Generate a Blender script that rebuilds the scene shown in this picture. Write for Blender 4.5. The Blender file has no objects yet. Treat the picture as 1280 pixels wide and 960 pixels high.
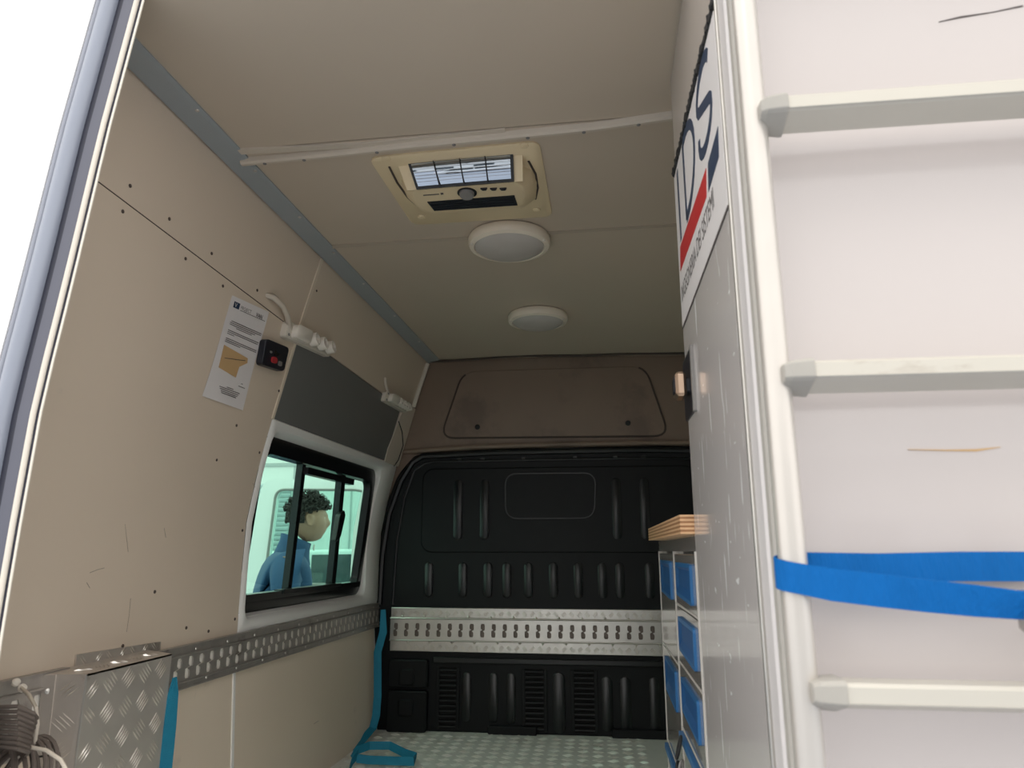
import bpy, bmesh, math, random
from mathutils import Vector, Matrix, Euler
random.seed(7)
S = bpy.context.scene
COL = S.collection

# ------------------------------------------------------------------ camera
# van axes: +X to the right, +Y towards the cab, +Z up; the eye is the origin, the van floor is 0.80 m below it
F = 890.0
PITCH = math.atan(890/3807.)
YAW = math.atan(.1203)
cd = bpy.data.cameras.new('camera'); cam = bpy.data.objects.new('camera', cd); COL.objects.link(cam)
cd.sensor_width = 36; cd.lens = F/1280*36; cd.clip_start = .02; cd.clip_end = 300
cam.rotation_euler = (math.pi/2+PITCH, 0, YAW)
cd.dof.use_dof = True; cd.dof.focus_distance = 2.2; cd.dof.aperture_fstop = cd.lens/1000/.0036
S.camera = cam

# ------------------------------------------------------------------ sky, exposure
w = bpy.data.worlds.new('overcast_sky'); S.world = w; w.use_nodes = True
nt = w.node_tree; bg = nt.nodes['Background']
bg.inputs['Color'].default_value = (1.0, .975, .945, 1); bg.inputs['Strength'].default_value = 1.0
S.view_settings.view_transform = 'Standard'; S.view_settings.look = 'None'; S.view_settings.gamma = 1
S.view_settings.use_curve_mapping = False
S.view_settings.exposure = 1.0
sd = bpy.data.lights.new('sun', 'SUN'); sd.energy = .15; sd.angle = math.radians(20); sd.color = (1, .96, .9)
so = bpy.data.objects.new('sun', sd); COL.objects.link(so); so.rotation_euler = (math.radians(38), 0, math.radians(-25))

# ------------------------------------------------------------------ measuring helpers
FWD = Vector((-math.sin(YAW)*math.cos(PITCH), math.cos(YAW)*math.cos(PITCH), math.sin(PITCH)))
RGT = Vector((math.cos(YAW), math.sin(YAW), 0)); UPV = RGT.cross(FWD)
def ray(x, y): return RGT*(x-640)+UPV*(480-y)+FWD*F
def at(x, y, X=None, Y=None, Z=None):
    d = ray(x, y)
    k = X/d.x if X is not None else Y/d.y if Y is not None else Z/d.z
    return d*k
FZ = -.80; GZ = -1.47; YB = 3.45; YR = 1.03
PR = [(-.80,-1.05,-1.022),(-.33,-1.088,-1.058),(-.24,-1.09,-1.062),(-.05,-1.092,-1.062),(.087,-1.09,-1.058),(.25,-1.066,-1.03),(.42,-1.03,-.99),(.645,-.98,-.93),(.738,-.962,-.905),(.976,-.911,-.836),(1.1,-.88,-.80)]
def wx(z, Y):
    t = (Y-2.14)/1.31
    a = PR[0]
    if z <= a[0]: return a[1]+(a[2]-a[1])*t
    for a, b in zip(PR, PR[1:]):
        if z <= b[0]:
            s = (z-a[0])/(b[0]-a[0]); x1 = a[1]+(b[1]-a[1])*s; x2 = a[2]+(b[2]-a[2])*s
            return x1+(x2-x1)*t
    return PR[-1][1]
def WM(u, v, o=0.): return Vector((wx(v, u)+o, u, v))            # left wall: u = Y, v = z
def WS(u, v, o=0.):                                              # the straight plane of the side window
    a, b = wx(-.20, u), wx(.37, u); return Vector((a+(b-a)*(v+.20)/.57+o, u, v))
def W(x, y, o=0.):
    d = ray(x, y); lo, hi = .0003, .012
    for _ in range(50):
        m = (lo+hi)/2
        if d.x*m > wx(d.z*m, d.y*m)+o: lo = m
        else: hi = m
    return d.y*lo, d.z*lo
def cz(Y): return .976-.026*(Y-2.14)
def CM(u, v, o=0.): return Vector((u, v, cz(v)-o))               # ceiling: u = X, v = Y, o hangs down
def BM(u, v, o=0.): return Vector((u, YB-o, v))                  # bulkhead: u = X, v = z
XC = .176
def KM(u, v, o=0.): return Vector((XC-o, u, v))                  # cabinet flank: u = Y, v = z

# ------------------------------------------------------------------ materials
def new_mat(n):
    m = bpy.data.materials.new(n); m.use_nodes = True
    return m, m.node_tree, m.node_tree.nodes['Principled BSDF']
def mat(n, col, rough=.5, metal=0., var=.0, vscale=6., bump=0., bscale=60., dirt=None, dscale=3., dthr=.62, spec=.5, coat=0., stretch=None):
    m, t, b = new_mat(n); L = t.links.new
    b.inputs['Base Color'].default_value = (*col, 1); b.inputs['Roughness'].default_value = rough
    b.inputs['Metallic'].default_value = metal; b.inputs['Specular IOR Level'].default_value = spec
    b.inputs['Coat Weight'].default_value = coat; b.inputs['Coat Roughness'].default_value = .05
    if var or bump or dirt:
        tc = t.nodes.new('ShaderNodeTexCoord'); src = tc.outputs['Object']
        if stretch:
            mp = t.nodes.new('ShaderNodeMapping'); mp.inputs['Scale'].default_value = stretch
            L(src, mp.inputs[0]); src = mp.outputs[0]
    if var:
        nz = t.nodes.new('ShaderNodeTexNoise'); nz.inputs['Scale'].default_value = vscale; nz.inputs['Detail'].default_value = 6
        L(src, nz.inputs['Vector'])
        mx = t.nodes.new('ShaderNodeMix'); mx.data_type = 'RGBA'
        mx.inputs['A'].default_value = (*[c*(1-var) for c in col], 1); mx.inputs['B'].default_value = (*[min(1, c*(1+var)) for c in col], 1)
        L(nz.outputs['Fac'], mx.inputs['Factor']); out = mx.outputs['Result']
        L(out, b.inputs['Base Color'])
    if dirt:
        n2 = t.nodes.new('ShaderNodeTexNoise'); n2.inputs['Scale'].default_value = dscale; n2.inputs['Detail'].default_value = 9; n2.inputs['Roughness'].default_value = .65
        L(src, n2.inputs['Vector'])
        r = t.nodes.new('ShaderNodeValToRGB'); r.color_ramp.elements[0].position = dthr; r.color_ramp.elements[1].position = dthr+.12
        L(n2.outputs['Fac'], r.inputs[0])
        m2 = t.nodes.new('ShaderNodeMix'); m2.data_type = 'RGBA'
        if var: L(out, m2.inputs['A'])
        else: m2.inputs['A'].default_value = (*col, 1)
        m2.inputs['B'].default_value = (*dirt, 1)
        L(r.outputs[0], m2.inputs['Factor']); L(m2.outputs['Result'], b.inputs['Base Color'])
    if bump:
        n3 = t.nodes.new('ShaderNodeTexNoise'); n3.inputs['Scale'].default_value = bscale; n3.inputs['Detail'].default_value = 4
        L(src, n3.inputs['Vector'])
        bp = t.nodes.new('ShaderNodeBump'); bp.inputs['Strength'].default_value = bump; bp.inputs['Distance'].default_value = .004
        L(n3.outputs['Fac'], bp.inputs['Height']); L(bp.outputs[0], b.inputs['Normal'])
    return m
M = {}
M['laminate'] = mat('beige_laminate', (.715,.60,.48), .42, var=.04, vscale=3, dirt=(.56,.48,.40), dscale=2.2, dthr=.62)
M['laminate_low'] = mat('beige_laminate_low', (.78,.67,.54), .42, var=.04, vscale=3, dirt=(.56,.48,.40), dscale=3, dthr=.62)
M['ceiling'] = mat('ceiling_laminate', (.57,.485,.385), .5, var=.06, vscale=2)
M['grey_panel'] = mat('grey_laminate', (.17,.17,.165), .45, var=.06, vscale=4)
M['cove'] = mat('grey_cove_strip', (.34,.37,.385), .4, var=.06, vscale=8)
M['white_metal'] = mat('white_painted_steel', (.88,.87,.84), .3, var=.02, dirt=(.66,.62,.55), dscale=5, dthr=.66)
M['pillar_metal'] = mat('pillar_paint', (.66,.58,.49), .4, var=.05)
M['scuff'] = mat('scuff_mark', (.36,.30,.24), .7)
M['dark_seam'] = mat('seam_gap', (.08,.06,.05), .8)
M['beige_metal'] = mat('beige_cab_header', (.25,.18,.135), .5, var=.12, vscale=5, dirt=(.19,.135,.105), dscale=3, dthr=.5)
M['black_plastic'] = mat('black_bulkhead_plastic', (.004,.0055,.0062), .5, var=.25, vscale=7, bump=.12, bscale=240, spec=.25)
M['black_rib'] = mat('black_bulkhead_rib', (.005,.007,.008), .33, var=.2)
M['black_gloss'] = mat('black_window_plastic', (.006,.007,.008), .25)
M['joint'] = mat('ceiling_joint_strip', (.46,.39,.31), .5)
M['rubber'] = mat('black_rubber', (.015,.015,.016), .6)
M['void'] = mat('vent_void', (.002,.002,.002), .9)
M['rail_steel'] = mat('dull_rail_steel', (.42,.39,.36), .42, metal=.6, var=.2, vscale=25, dirt=(.2,.165,.14), dscale=9, dthr=.6)
M['alu'] = mat('bright_aluminium', (.64,.62,.58), .34, metal=.9, var=.12, vscale=14, bump=.1)
M['tread_alu'] = mat('treadplate_aluminium', (.62,.57,.52), .4, metal=.6, var=.18, vscale=10, dirt=(.3,.25,.2), dscale=6, dthr=.6)
M['tread_bar'] = mat('treadplate_bars', (.80,.76,.70), .28, metal=.95)
M['floor_alu'] = mat('worn_floor_treadplate', (.84,.85,.80), .33, metal=.05, var=.15, vscale=5, dirt=(.5,.45,.38), dscale=7, dthr=.58)
M['brown_backing'] = mat('brown_grey_backing', (.20,.165,.14), .5, metal=.3, var=.3, vscale=30)  # dull brown-grey strip behind the bulkhead rail slots
M['floor_bar'] = mat('worn_floor_tread_bars', (.86,.86,.80), .3, metal=.4, var=.1, vscale=8)
M['ladder'] = mat('anodised_ladder', (.62,.585,.54), .3, metal=.45, var=.04, vscale=20)
M['rung'] = mat('anodised_rung', (.60,.57,.50), .45, metal=.2, var=.05, vscale=30, dirt=(.36,.30,.24), dscale=14, dthr=.68, stretch=(.25,1,1))
M['cap'] = mat('grey_plastic_cap', (.42,.40,.36), .5, var=.08, vscale=40)
M['van_white'] = mat('white_van_paint', (.58,.53,.51), .22, var=.03, vscale=3, coat=.5, dirt=(.58,.52,.50), dscale=4, dthr=.6)
M['door_white'] = mat('white_door_skin', (.86,.85,.84), .35)
M['edge_white'] = mat('door_edge_paint', (.66,.63,.62), .35, var=.05, vscale=20)
M['paint_blue_grey'] = mat('door_edge_blue_grey', (.30,.32,.38), .3, coat=.4)
M['seal_light'] = mat('pale_seal', (.30,.33,.40), .35, coat=.3)
M['edge_grey'] = mat('pillar_fold_grey', (.11,.115,.15), .35)
M['edge_navy'] = mat('door_edge_dark', (.03,.032,.05), .4)
M['cream'] = mat('cream_trim', (.80,.74,.64), .4)
M['slot_back'] = mat('rail_backing_strip', (.92,.88,.80), .5)
M['blue_strap'] = mat('blue_webbing', (.0005,.125,.42), .7, spec=.2, var=.14, vscale=40, bump=.6, bscale=420, stretch=(1,1,.15))
M['teal_strap'] = mat('teal_blue_webbing', (.006,.21,.34), .65, var=.16, vscale=40, bump=.5, bscale=420)
M['white_plastic'] = mat('white_plastic', (.85,.79,.70), .35)
M['socket_plastic'] = mat('socket_plastic', (.72,.66,.57), .4)
M['diffuser'] = mat('frosted_diffuser', (.58,.54,.50), .3, var=.12, vscale=9)
M['lamp_ring'] = mat('lamp_ring_plastic', (.88,.79,.66), .35)
M['vent_plastic'] = mat('yellowed_vent_plastic', (.80,.66,.43), .38, var=.04)
M['dark_louvre'] = mat('dark_vent_grille', (.012,.016,.02), .4)
M['mirror'] = mat('mirror_glass', (.50,.56,.64), .03, metal=1)
M['black_wire'] = mat('black_wire', (.01,.01,.012), .5)
M['paper'] = mat('notice_paper', (.78,.74,.73), .6, var=.04)
M['ink'] = mat('printed_ink', (.10,.085,.08), .7)
M['ink_navy'] = mat('navy_print', (.012,.035,.085), .4)
M['ink_red'] = mat('red_print', (.52,.015,.02), .4)
M['orange'] = mat('orange_slip', (.60,.39,.19), .6, var=.05)
M['unit_black'] = mat('black_control_plastic', (.012,.013,.02), .35)
M['button_red'] = mat('red_button', (.45,.03,.04), .4)
M['button_grey'] = mat('grey_button', (.22,.21,.2), .4)
M['brass'] = mat('worn_brass', (.55,.40,.30), .3, metal=.9)
M['conduit'] = mat('grey_beige_conduit', (.62,.55,.46), .45)
M['cable'] = mat('grey_brown_cable', (.15,.122,.104), .5, var=.1)
M['bott_blue'] = mat('blue_handle_plastic', (.02,.13,.33), .38)
M['bott_blue_in'] = mat('blue_recess_shade', (.01,.085,.26), .45)  # handle blue darkened, painting recess shade into the shallow cup
M['white_lip'] = mat('white_cabinet_edging', (.60,.57,.53), .35)
M['ply_a'] = mat('plywood_ply_light', (.68,.42,.23), .55, var=.22, vscale=60)
M['ply_b'] = mat('plywood_ply_dark', (.36,.18,.08), .6, var=.25, vscale=60)
M['asphalt'] = mat('pale_blue_grey_paving', (.33,.36,.41), .7, var=.15, vscale=3, bump=.3, bscale=30)
M['building'] = mat('pale_render', (.72,.72,.70), .8, var=.03)
M['building_joint'] = mat('render_joint', (.42,.43,.43), .8)
M['shutter'] = mat('grey_shutter', (.50,.52,.54), .55)
M['car_white'] = mat('white_car_paint', (.78,.78,.77), .2, coat=.6)
M['car_glass'] = mat('dark_car_glass', (.05,.06,.065), .05)
M['tyre'] = mat('tyre_rubber', (.02,.02,.02), .8)
M['hub'] = mat('wheel_metal', (.4,.4,.4), .35, metal=.8)
M['light_red'] = mat('tail_lamp_red', (.5,.02,.02), .2)
M['skin'] = mat('skin', (.36,.205,.14), .5, var=.06, vscale=20)
M['hair'] = mat('dark_curly_hair', (.018,.013,.010), .6, bump=.5, bscale=120)
M['jacket'] = mat('blue_jacket_cloth', (.008,.05,.13), .7, var=.12, vscale=12, bump=.3, bscale=50)
M['trouser'] = mat('dark_trouser_cloth', (.02,.024,.035), .8)
M['shoe'] = mat('black_shoe', (.02,.02,.02), .5)

# scratched grey laminate of the tall cabinet
def scratched(n, col, rough):
    m, t, b = new_mat(n); L = t.links.new
    tc = t.nodes.new('ShaderNodeTexCoord')
    b.inputs['Roughness'].default_value = rough; b.inputs['Coat Weight'].default_value = .35; b.inputs['Coat Roughness'].default_value = .04
    fac = None
    for i, (sc, thr) in enumerate((((1, 90, 9), .68), ((1, 22, 60), .72), ((1, 55, 6), .70))):
        mp = t.nodes.new('ShaderNodeMapping'); mp.inputs['Scale'].default_value = sc; mp.inputs['Rotation'].default_value = (.25*(i-1), 0, 0); L(tc.outputs['Object'], mp.inputs[0])
        nz = t.nodes.new('ShaderNodeTexNoise'); nz.inputs['Scale'].default_value = 1; nz.inputs['Detail'].default_value = 2; L(mp.outputs[0], nz.inputs['Vector'])
        r = t.nodes.new('ShaderNodeValToRGB'); r.color_ramp.elements[0].position = thr; r.color_ramp.elements[1].position = thr+.02; L(nz.outputs['Fac'], r.inputs[0])
        if fac is None: fac = r.outputs[0]
        else:
            mm = t.nodes.new('ShaderNodeMath'); mm.operation = 'MAXIMUM'; L(fac, mm.inputs[0]); L(r.outputs[0], mm.inputs[1]); fac = mm.outputs[0]
    mx = t.nodes.new('ShaderNodeMix'); mx.data_type = 'RGBA'; mx.inputs['A'].default_value = (*col, 1); mx.inputs['B'].default_value = (*[min(1,c*1.9) for c in col], 1)
    L(fac, mx.inputs['Factor']); L(mx.outputs['Result'], b.inputs['Base Color'])
    return m
M['cab_grey'] = scratched('scratched_grey_laminate', (.60,.565,.545), .16)
M['cab_white'] = mat('white_cabinet_laminate', (.48,.43,.385), .25, var=.04)
M['drawer'] = mat('drawer_steel', (.40,.37,.34), .14, metal=.25, var=.06, coat=.5)
M['sticker'] = mat('white_logo_sheet', (.82,.79,.78), .3, var=.03)

def glass(n, tint, refl=.08):
    m = bpy.data.materials.new(n); m.use_nodes = True; t = m.node_tree; t.nodes.clear(); L = t.links.new
    o = t.nodes.new('ShaderNodeOutputMaterial'); tr = t.nodes.new('ShaderNodeBsdfTransparent'); tr.inputs[0].default_value = (*tint, 1)
    g = t.nodes.new('ShaderNodeBsdfGlossy'); g.inputs['Roughness'].default_value = .02; g.inputs[0].default_value = (.9,.95,.93,1)
    fr = t.nodes.new('ShaderNodeLayerWeight'); fr.inputs[0].default_value = .5
    pw = t.nodes.new('ShaderNodeMath'); pw.operation = 'POWER'; pw.inputs[1].default_value = 5; L(fr.outputs['Facing'], pw.inputs[0])
    ml = t.nodes.new('ShaderNodeMath'); ml.operation = 'MULTIPLY_ADD'; ml.inputs[1].default_value = .6; ml.inputs[2].default_value = .03; L(pw.outputs[0], ml.inputs[0])
    mx = t.nodes.new('ShaderNodeMixShader'); L(ml.outputs[0], mx.inputs[0]); L(tr.outputs[0], mx.inputs[1]); L(g.outputs[0], mx.inputs[2]); L(mx.outputs[0], o.inputs[0])
    return m
M['green_glass'] = glass('green_tinted_glass', (.76,.99,.895))
M['pale_glass'] = glass('pale_green_glass', (.80,.93,.90))

# ------------------------------------------------------------------ mesh builder
def origin_of(p):
    v = Vector((0, 0, 0))
    while p is not None: v += p.location; p = p.parent
    return v
class MB:
    def __init__(s): s.v = []; s.f = []
    def add(s, vs, fs):
        b = len(s.v); s.v += [Vector(p) for p in vs]; s.f += [tuple(b+i for i in f) for f in fs]; return s
    def hexa(s, p):                       # 8 corners: bottom ring then top ring
        return s.add(p, [(3,2,1,0),(4,5,6,7),(0,1,5,4),(1,2,6,5),(2,3,7,6),(3,0,4,7)])
    def box(s, x0, x1, y0, y1, z0, z1):
        return s.hexa([(x0,y0,z0),(x1,y0,z0),(x1,y1,z0),(x0,y1,z0),(x0,y0,z1),(x1,y0,z1),(x1,y1,z1),(x0,y1,z1)])
    def bbox(s, x0, x1, y0, y1, z0, z1, b=.003):  # chamfered box
        pts = []
        for (sx, X) in ((1,x0),(-1,x1)):
            for (sy, Y) in ((1,y0),(-1,y1)):
                for (sz, Z) in ((1,z0),(-1,z1)):
                    pts += [(X, Y+sy*b, Z+sz*b), (X+sx*b, Y, Z+sz*b), (X+sx*b, Y+sy*b, Z)]
        bm = bmesh.new()
        for q in pts: bm.verts.new(q)
        bmesh.ops.convex_hull(bm, input=bm.verts)
        bm.verts.index_update()
        s.add([v.co for v in bm.verts], [[v.index for v in f.verts] for f in bm.faces]); bm.free(); return s
    def hull(s, pts):
        bm = bmesh.new()
        for q in pts: bm.verts.new(q)
        bmesh.ops.convex_hull(bm, input=bm.verts)
        ge = [v for v in bm.verts if not v.link_faces]
        for v in ge: bm.verts.remove(v)
        bm.verts.index_update()
        s.add([v.co for v in bm.verts], [[v.index for v in f.verts] for f in bm.faces]); bm.free(); return s
    def prism(s, mp, pts, o0, o1, bev=0.):  # outline in (u,v), extruded from offset o0 to o1 through map mp
        n = len(pts); c = (sum(p[0] for p in pts)/n, sum(p[1] for p in pts)/n)
        if bev:
            ins = inset(pts, bev)
            rings = [(pts, o0), (pts, o1-bev*.6 if o1 > o0 else o1+bev*.6), (ins, o1)]
        else: rings = [(pts, o0), (pts, o1)]
        b = len(s.v)
        for r, o in rings: s.v += [mp(p[0], p[1], o) for p in r]
        for k in range(len(rings)-1):
            for i in range(n):
                j = (i+1) % n; s.f.append((b+k*n+i, b+k*n+j, b+(k+1)*n+j, b+(k+1)*n+i))
        s.f.append(tuple(b+i for i in range(n))[::-1]); s.f.append(tuple(b+(len(rings)-1)*n+i for i in range(n)))
        return s
    def grid(s, mp, c, o0, o1, nu=6, nv=6):  # bilinear quad (four (u,v) corners) as a curved slab
        b = len(s.v)
        def P(a, t):
            u = (c[0][0]*(1-a)+c[1][0]*a)*(1-t)+(c[3][0]*(1-a)+c[2][0]*a)*t
            v = (c[0][1]*(1-a)+c[1][1]*a)*(1-t)+(c[3][1]*(1-a)+c[2][1]*a)*t
            return u, v
        for o in (o0, o1):
            for j in range(nv+1):
                for i in range(nu+1): s.v.append(mp(*P(i/nu, j/nv), o))
        N = (nu+1)*(nv+1); I = lambda l, i, j: b+l*N+j*(nu+1)+i
        for j in range(nv):
            for i in range(nu):
                s.f.append((I(1,i,j), I(1,i+1,j), I(1,i+1,j+1), I(1,i,j+1))); s.f.append((I(0,i,j), I(0,i,j+1), I(0,i+1,j+1), I(0,i+1,j)))
        for i in range(nu):
            s.f.append((I(0,i,0), I(0,i+1,0), I(1,i+1,0), I(1,i,0))); s.f.append((I(0,i,nv), I(1,i,nv), I(1,i+1,nv), I(0,i+1,nv)))
        for j in range(nv):
            s.f.append((I(0,0,j), I(1,0,j), I(1,0,j+1), I(0,0,j+1))); s.f.append((I(0,nu,j), I(0,nu,j+1), I(1,nu,j+1), I(1,nu,j)))
        return s
    def rings(s, rs, caps=True, closed=True):
        b = len(s.v); n = len(rs[0])
        for r in rs: s.v += [Vector(p) for p in r]
        for k in range(len(rs)-1):
            for i in range(n if closed else n-1):
                j = (i+1) % n; s.f.append((b+k*n+i, b+k*n+j, b+(k+1)*n+j, b+(k+1)*n+i))
        if caps: s.f.append(tuple(b+i for i in range(n))[::-1]); s.f.append(tuple(b+(len(rs)-1)*n+i for i in range(n)))
        return s
    def tube(s, path, r, seg=10, closed=False, flat=None, caps=True, up=None):
        P = [Vector(p) for p in path]; n = len(P); rs = []; prev = None
        for i, p in enumerate(P):
            a = P[i-1] if (i > 0 or closed) else p; c = P[(i+1) % n] if (i < n-1 or closed) else p
            t = (c-a).normalized()
            if prev is None:
                h = Vector(up) if up else (Vector((0,0,1)) if abs(t.z) < .9 else Vector((1,0,0)))
            else: h = prev
            u = (h-t*h.dot(t)).normalized(); prev = u; v = t.cross(u)
            rr = r[i] if isinstance(r, (list, tuple)) else r
            ring = []
            for k in range(seg):
                A = 2*math.pi*k/seg
                if flat: ring.append(p+u*math.cos(A)*flat[0]+v*math.sin(A)*flat[1])
                else: ring.append(p+(u*math.cos(A)+v*math.sin(A))*rr)
            rs.append(ring)
        if closed: rs.append(rs[0]); caps = False
        return s.rings(rs, caps)
    def ribbon(s, path, wdir, width, th=.0015):   # flat webbing: path of centres, width direction(s)
        P = [Vector(p) for p in path]; rs = []
        for i, p in enumerate(P):
            t = (P[min(i+1, len(P)-1)]-P[max(i-1, 0)]).normalized()
            wv = Vector(wdir[i] if isinstance(wdir, list) else wdir); wv = (wv-t*wv.dot(t)).normalized(); nrm = t.cross(wv)
            ww = width[i] if isinstance(width, list) else width
            rs.append([p+wv*ww/2+nrm*th, p+nrm*th*1.3, p-wv*ww/2+nrm*th, p-wv*ww/2-nrm*th, p-nrm*th*1.3, p+wv*ww/2-nrm*th])
        return s.rings(rs)
    def lathe(s, prof, c, axis=(0,0,1), seg=40):   # prof: (radius, height along axis)
        A = Vector(axis).normalized(); U = A.orthogonal().normalized(); V = A.cross(U); c = Vector(c)
        return s.rings([[c+A*h+(U*math.cos(2*math.pi*k/seg)+V*math.sin(2*math.pi*k/seg))*max(r, .0003) for k in range(seg)] for r, h in prof])
    def build(s, name, m, parent=None, smooth=False, struct=False, stuff=False, solid=0., bevel=0., origin=None, local=False):
        me = bpy.data.meshes.new(name)
        o3 = Vector((0,0,0)) if local else origin_of(parent)
        own = Vector((0, 0, 0))
        if parent is None:
            if origin is not None: own = Vector(origin)
            elif not struct and s.v:
                own = Vector(((min(v.x for v in s.v)+max(v.x for v in s.v))/2, (min(v.y for v in s.v)+max(v.y for v in s.v))/2, min(v.z for v in s.v)))
        me.from_pydata([tuple(v-o3-own) for v in s.v], [], s.f)
        bm = bmesh.new(); bm.from_mesh(me); bmesh.ops.recalc_face_normals(bm, faces=bm.faces); bm.to_mesh(me); bm.free()
        me.materials.append(m)
        if smooth:
            for p in me.polygons: p.use_smooth = True
            try: me.set_sharp_from_angle(angle=math.radians(38))
            except Exception: pass
        o = bpy.data.objects.new(name, me); COL.objects.link(o); o.parent = parent; o.location = own
        if struct: o['kind'] = 'structure'
        if stuff: o['kind'] = 'stuff'
        if solid:
            md = o.modifiers.new('solid', 'SOLIDIFY'); md.thickness = solid; md.offset = 0
        if bevel:
            md = o.modifiers.new('bevel', 'BEVEL'); md.width = bevel; md.segments = 2; md.limit_method = 'ANGLE'; md.angle_limit = math.radians(40)
        return o
def inset(pts, d):
    n = len(pts); area = sum(pts[i][0]*pts[(i+1) % n][1]-pts[(i+1) % n][0]*pts[i][1] for i in range(n)); sg = 1 if area > 0 else -1
    out = []
    for i in range(n):
        p0 = Vector(pts[i-1]); p1 = Vector(pts[i]); p2 = Vector(pts[(i+1) % n])
        e1 = (p1-p0); e2 = (p2-p1)
        if e1.length < 1e-7 or e2.length < 1e-7: out.append(tuple(p1)); continue
        e1.normalize(); e2.normalize()
        n1 = Vector((-e1.y, e1.x))*sg; n2 = Vector((-e2.y, e2.x))*sg; b = (n1+n2)
        b = b/max(b.length_squared/2, .4); q = p1+b*d; out.append((q.x, q.y))
    return out
def rrect(u0, u1, v0, v1, r, n=5):
    out = []
    for cx, cy, a0 in ((u1-r, v0+r, -90), (u1-r, v1-r, 0), (u0+r, v1-r, 90), (u0+r, v0+r, 180)):
        for k in range(n+1):
            a = math.radians(a0+90*k/n); out.append((cx+r*math.cos(a), cy+r*math.sin(a)))
    return out
def rpoly(pts, r, n=4):                     # polygon with rounded corners
    out = []; N = len(pts)
    for i in range(N):
        p0, p1, p2 = Vector(pts[i-1]), Vector(pts[i]), Vector(pts[(i+1) % N])
        a = p1+(p0-p1).normalized()*r; b = p1+(p2-p1).normalized()*r
        for k in range(n+1):
            t = k/n; q = a*(1-t)**2+p1*2*t*(1-t)+b*t*t; out.append((q.x, q.y))
    return out
def pill(cu, v0, v1, w, n=6):
    r = w/2; out = []
    for k in range(n+1):
        a = math.pi*k/n; out.append((cu+r*math.cos(a), v1-r+r*math.sin(a)))
    for k in range(n+1):
        a = math.pi+math.pi*k/n; out.append((cu+r*math.cos(a), v0+r+r*math.sin(a)))
    return out
def tag(o, label, cat, group=None):
    o['label'] = label; o['category'] = cat
    if group: o['group'] = group
    return o
def thing(name, label, cat, loc, group=None):
    o = bpy.data.objects.new(name, None); COL.objects.link(o); o.location = loc; o.empty_display_size = .05
    return tag(o, label, cat, group)
def copy_tree(o, parent=None):
    c = o.copy(); COL.objects.link(c); c.parent = parent
    for ch in list(o.children): copy_tree(ch, c)
    return c
def child_copies(src, pts):                 # repeats of a small part at world positions (shared mesh)
    for p in pts:
        c = src.copy(); COL.objects.link(c); c.location = Vector(p)-origin_of(src.parent)
def text(s, size, mp, u, v, o, m, parent, name='lettering', sx=1., flip=False, th=.0004, shear=0., bold=0.):
    cu = bpy.data.curves.new(name, 'FONT'); cu.body = s; cu.size = size; cu.shear = shear; cu.offset = bold; cu.resolution_u = 4
    tmp = bpy.data.objects.new('tmp', cu); COL.objects.link(tmp)
    bpy.context.view_layer.update()
    me = bpy.data.meshes.new_from_object(tmp.evaluated_get(bpy.context.evaluated_depsgraph_get()))
    bpy.data.objects.remove(tmp)
    o3 = origin_of(parent); k = -1 if flip else 1
    for vt in me.vertices: vt.co = mp(u+k*vt.co.x*sx, v+vt.co.y, o)-o3
    me.materials.clear(); me.materials.append(m)
    ob = bpy.data.objects.new(name, me); COL.objects.link(ob); ob.parent = parent
    return ob
def tread_bars(mp, u0, u1, v0, v1, o, pitch=.042, L=.026, n=5, gap=.0056, h=.0016, inside=None, clip=True):
    mb = MB(); nu = int((u1-u0)/pitch); nv = int((v1-v0)/pitch)
    for j in range(nv+1):
        for i in range(nu+1):
            cu = u0+pitch*(i+.5); cv = v0+pitch*(j+.5); sg = 1 if (i+j) % 2 else -1
            d = Vector((sg*.7071, .7071)); e = Vector((-sg*.7071, .7071))*1.0
            e = Vector((d.y, -d.x))
            for k in range(n):
                c = Vector((cu, cv))+e*(k-(n-1)/2)*gap
                a = c-d*L/2; b = c+d*L/2; wd = e*.0016
                if clip and not (u0 <= min(a.x, b.x) and max(a.x, b.x) <= u1 and v0 <= min(a.y, b.y) and max(a.y, b.y) <= v1): continue
                if inside and not (inside(a.x, a.y) and inside(b.x, b.y)): continue
                m1 = a+d*L*.25; m2 = b-d*L*.25
                mb.add([mp(a.x, a.y, o), mp((c+wd).x, (c+wd).y, o), mp(b.x, b.y, o), mp((c-wd).x, (c-wd).y, o), mp(m1.x, m1.y, o+h), mp(m2.x, m2.y, o+h)],
                       [(0,1,4),(1,5,4),(1,2,5),(2,3,5),(3,4,5),(3,0,4)])
    return mb
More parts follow.
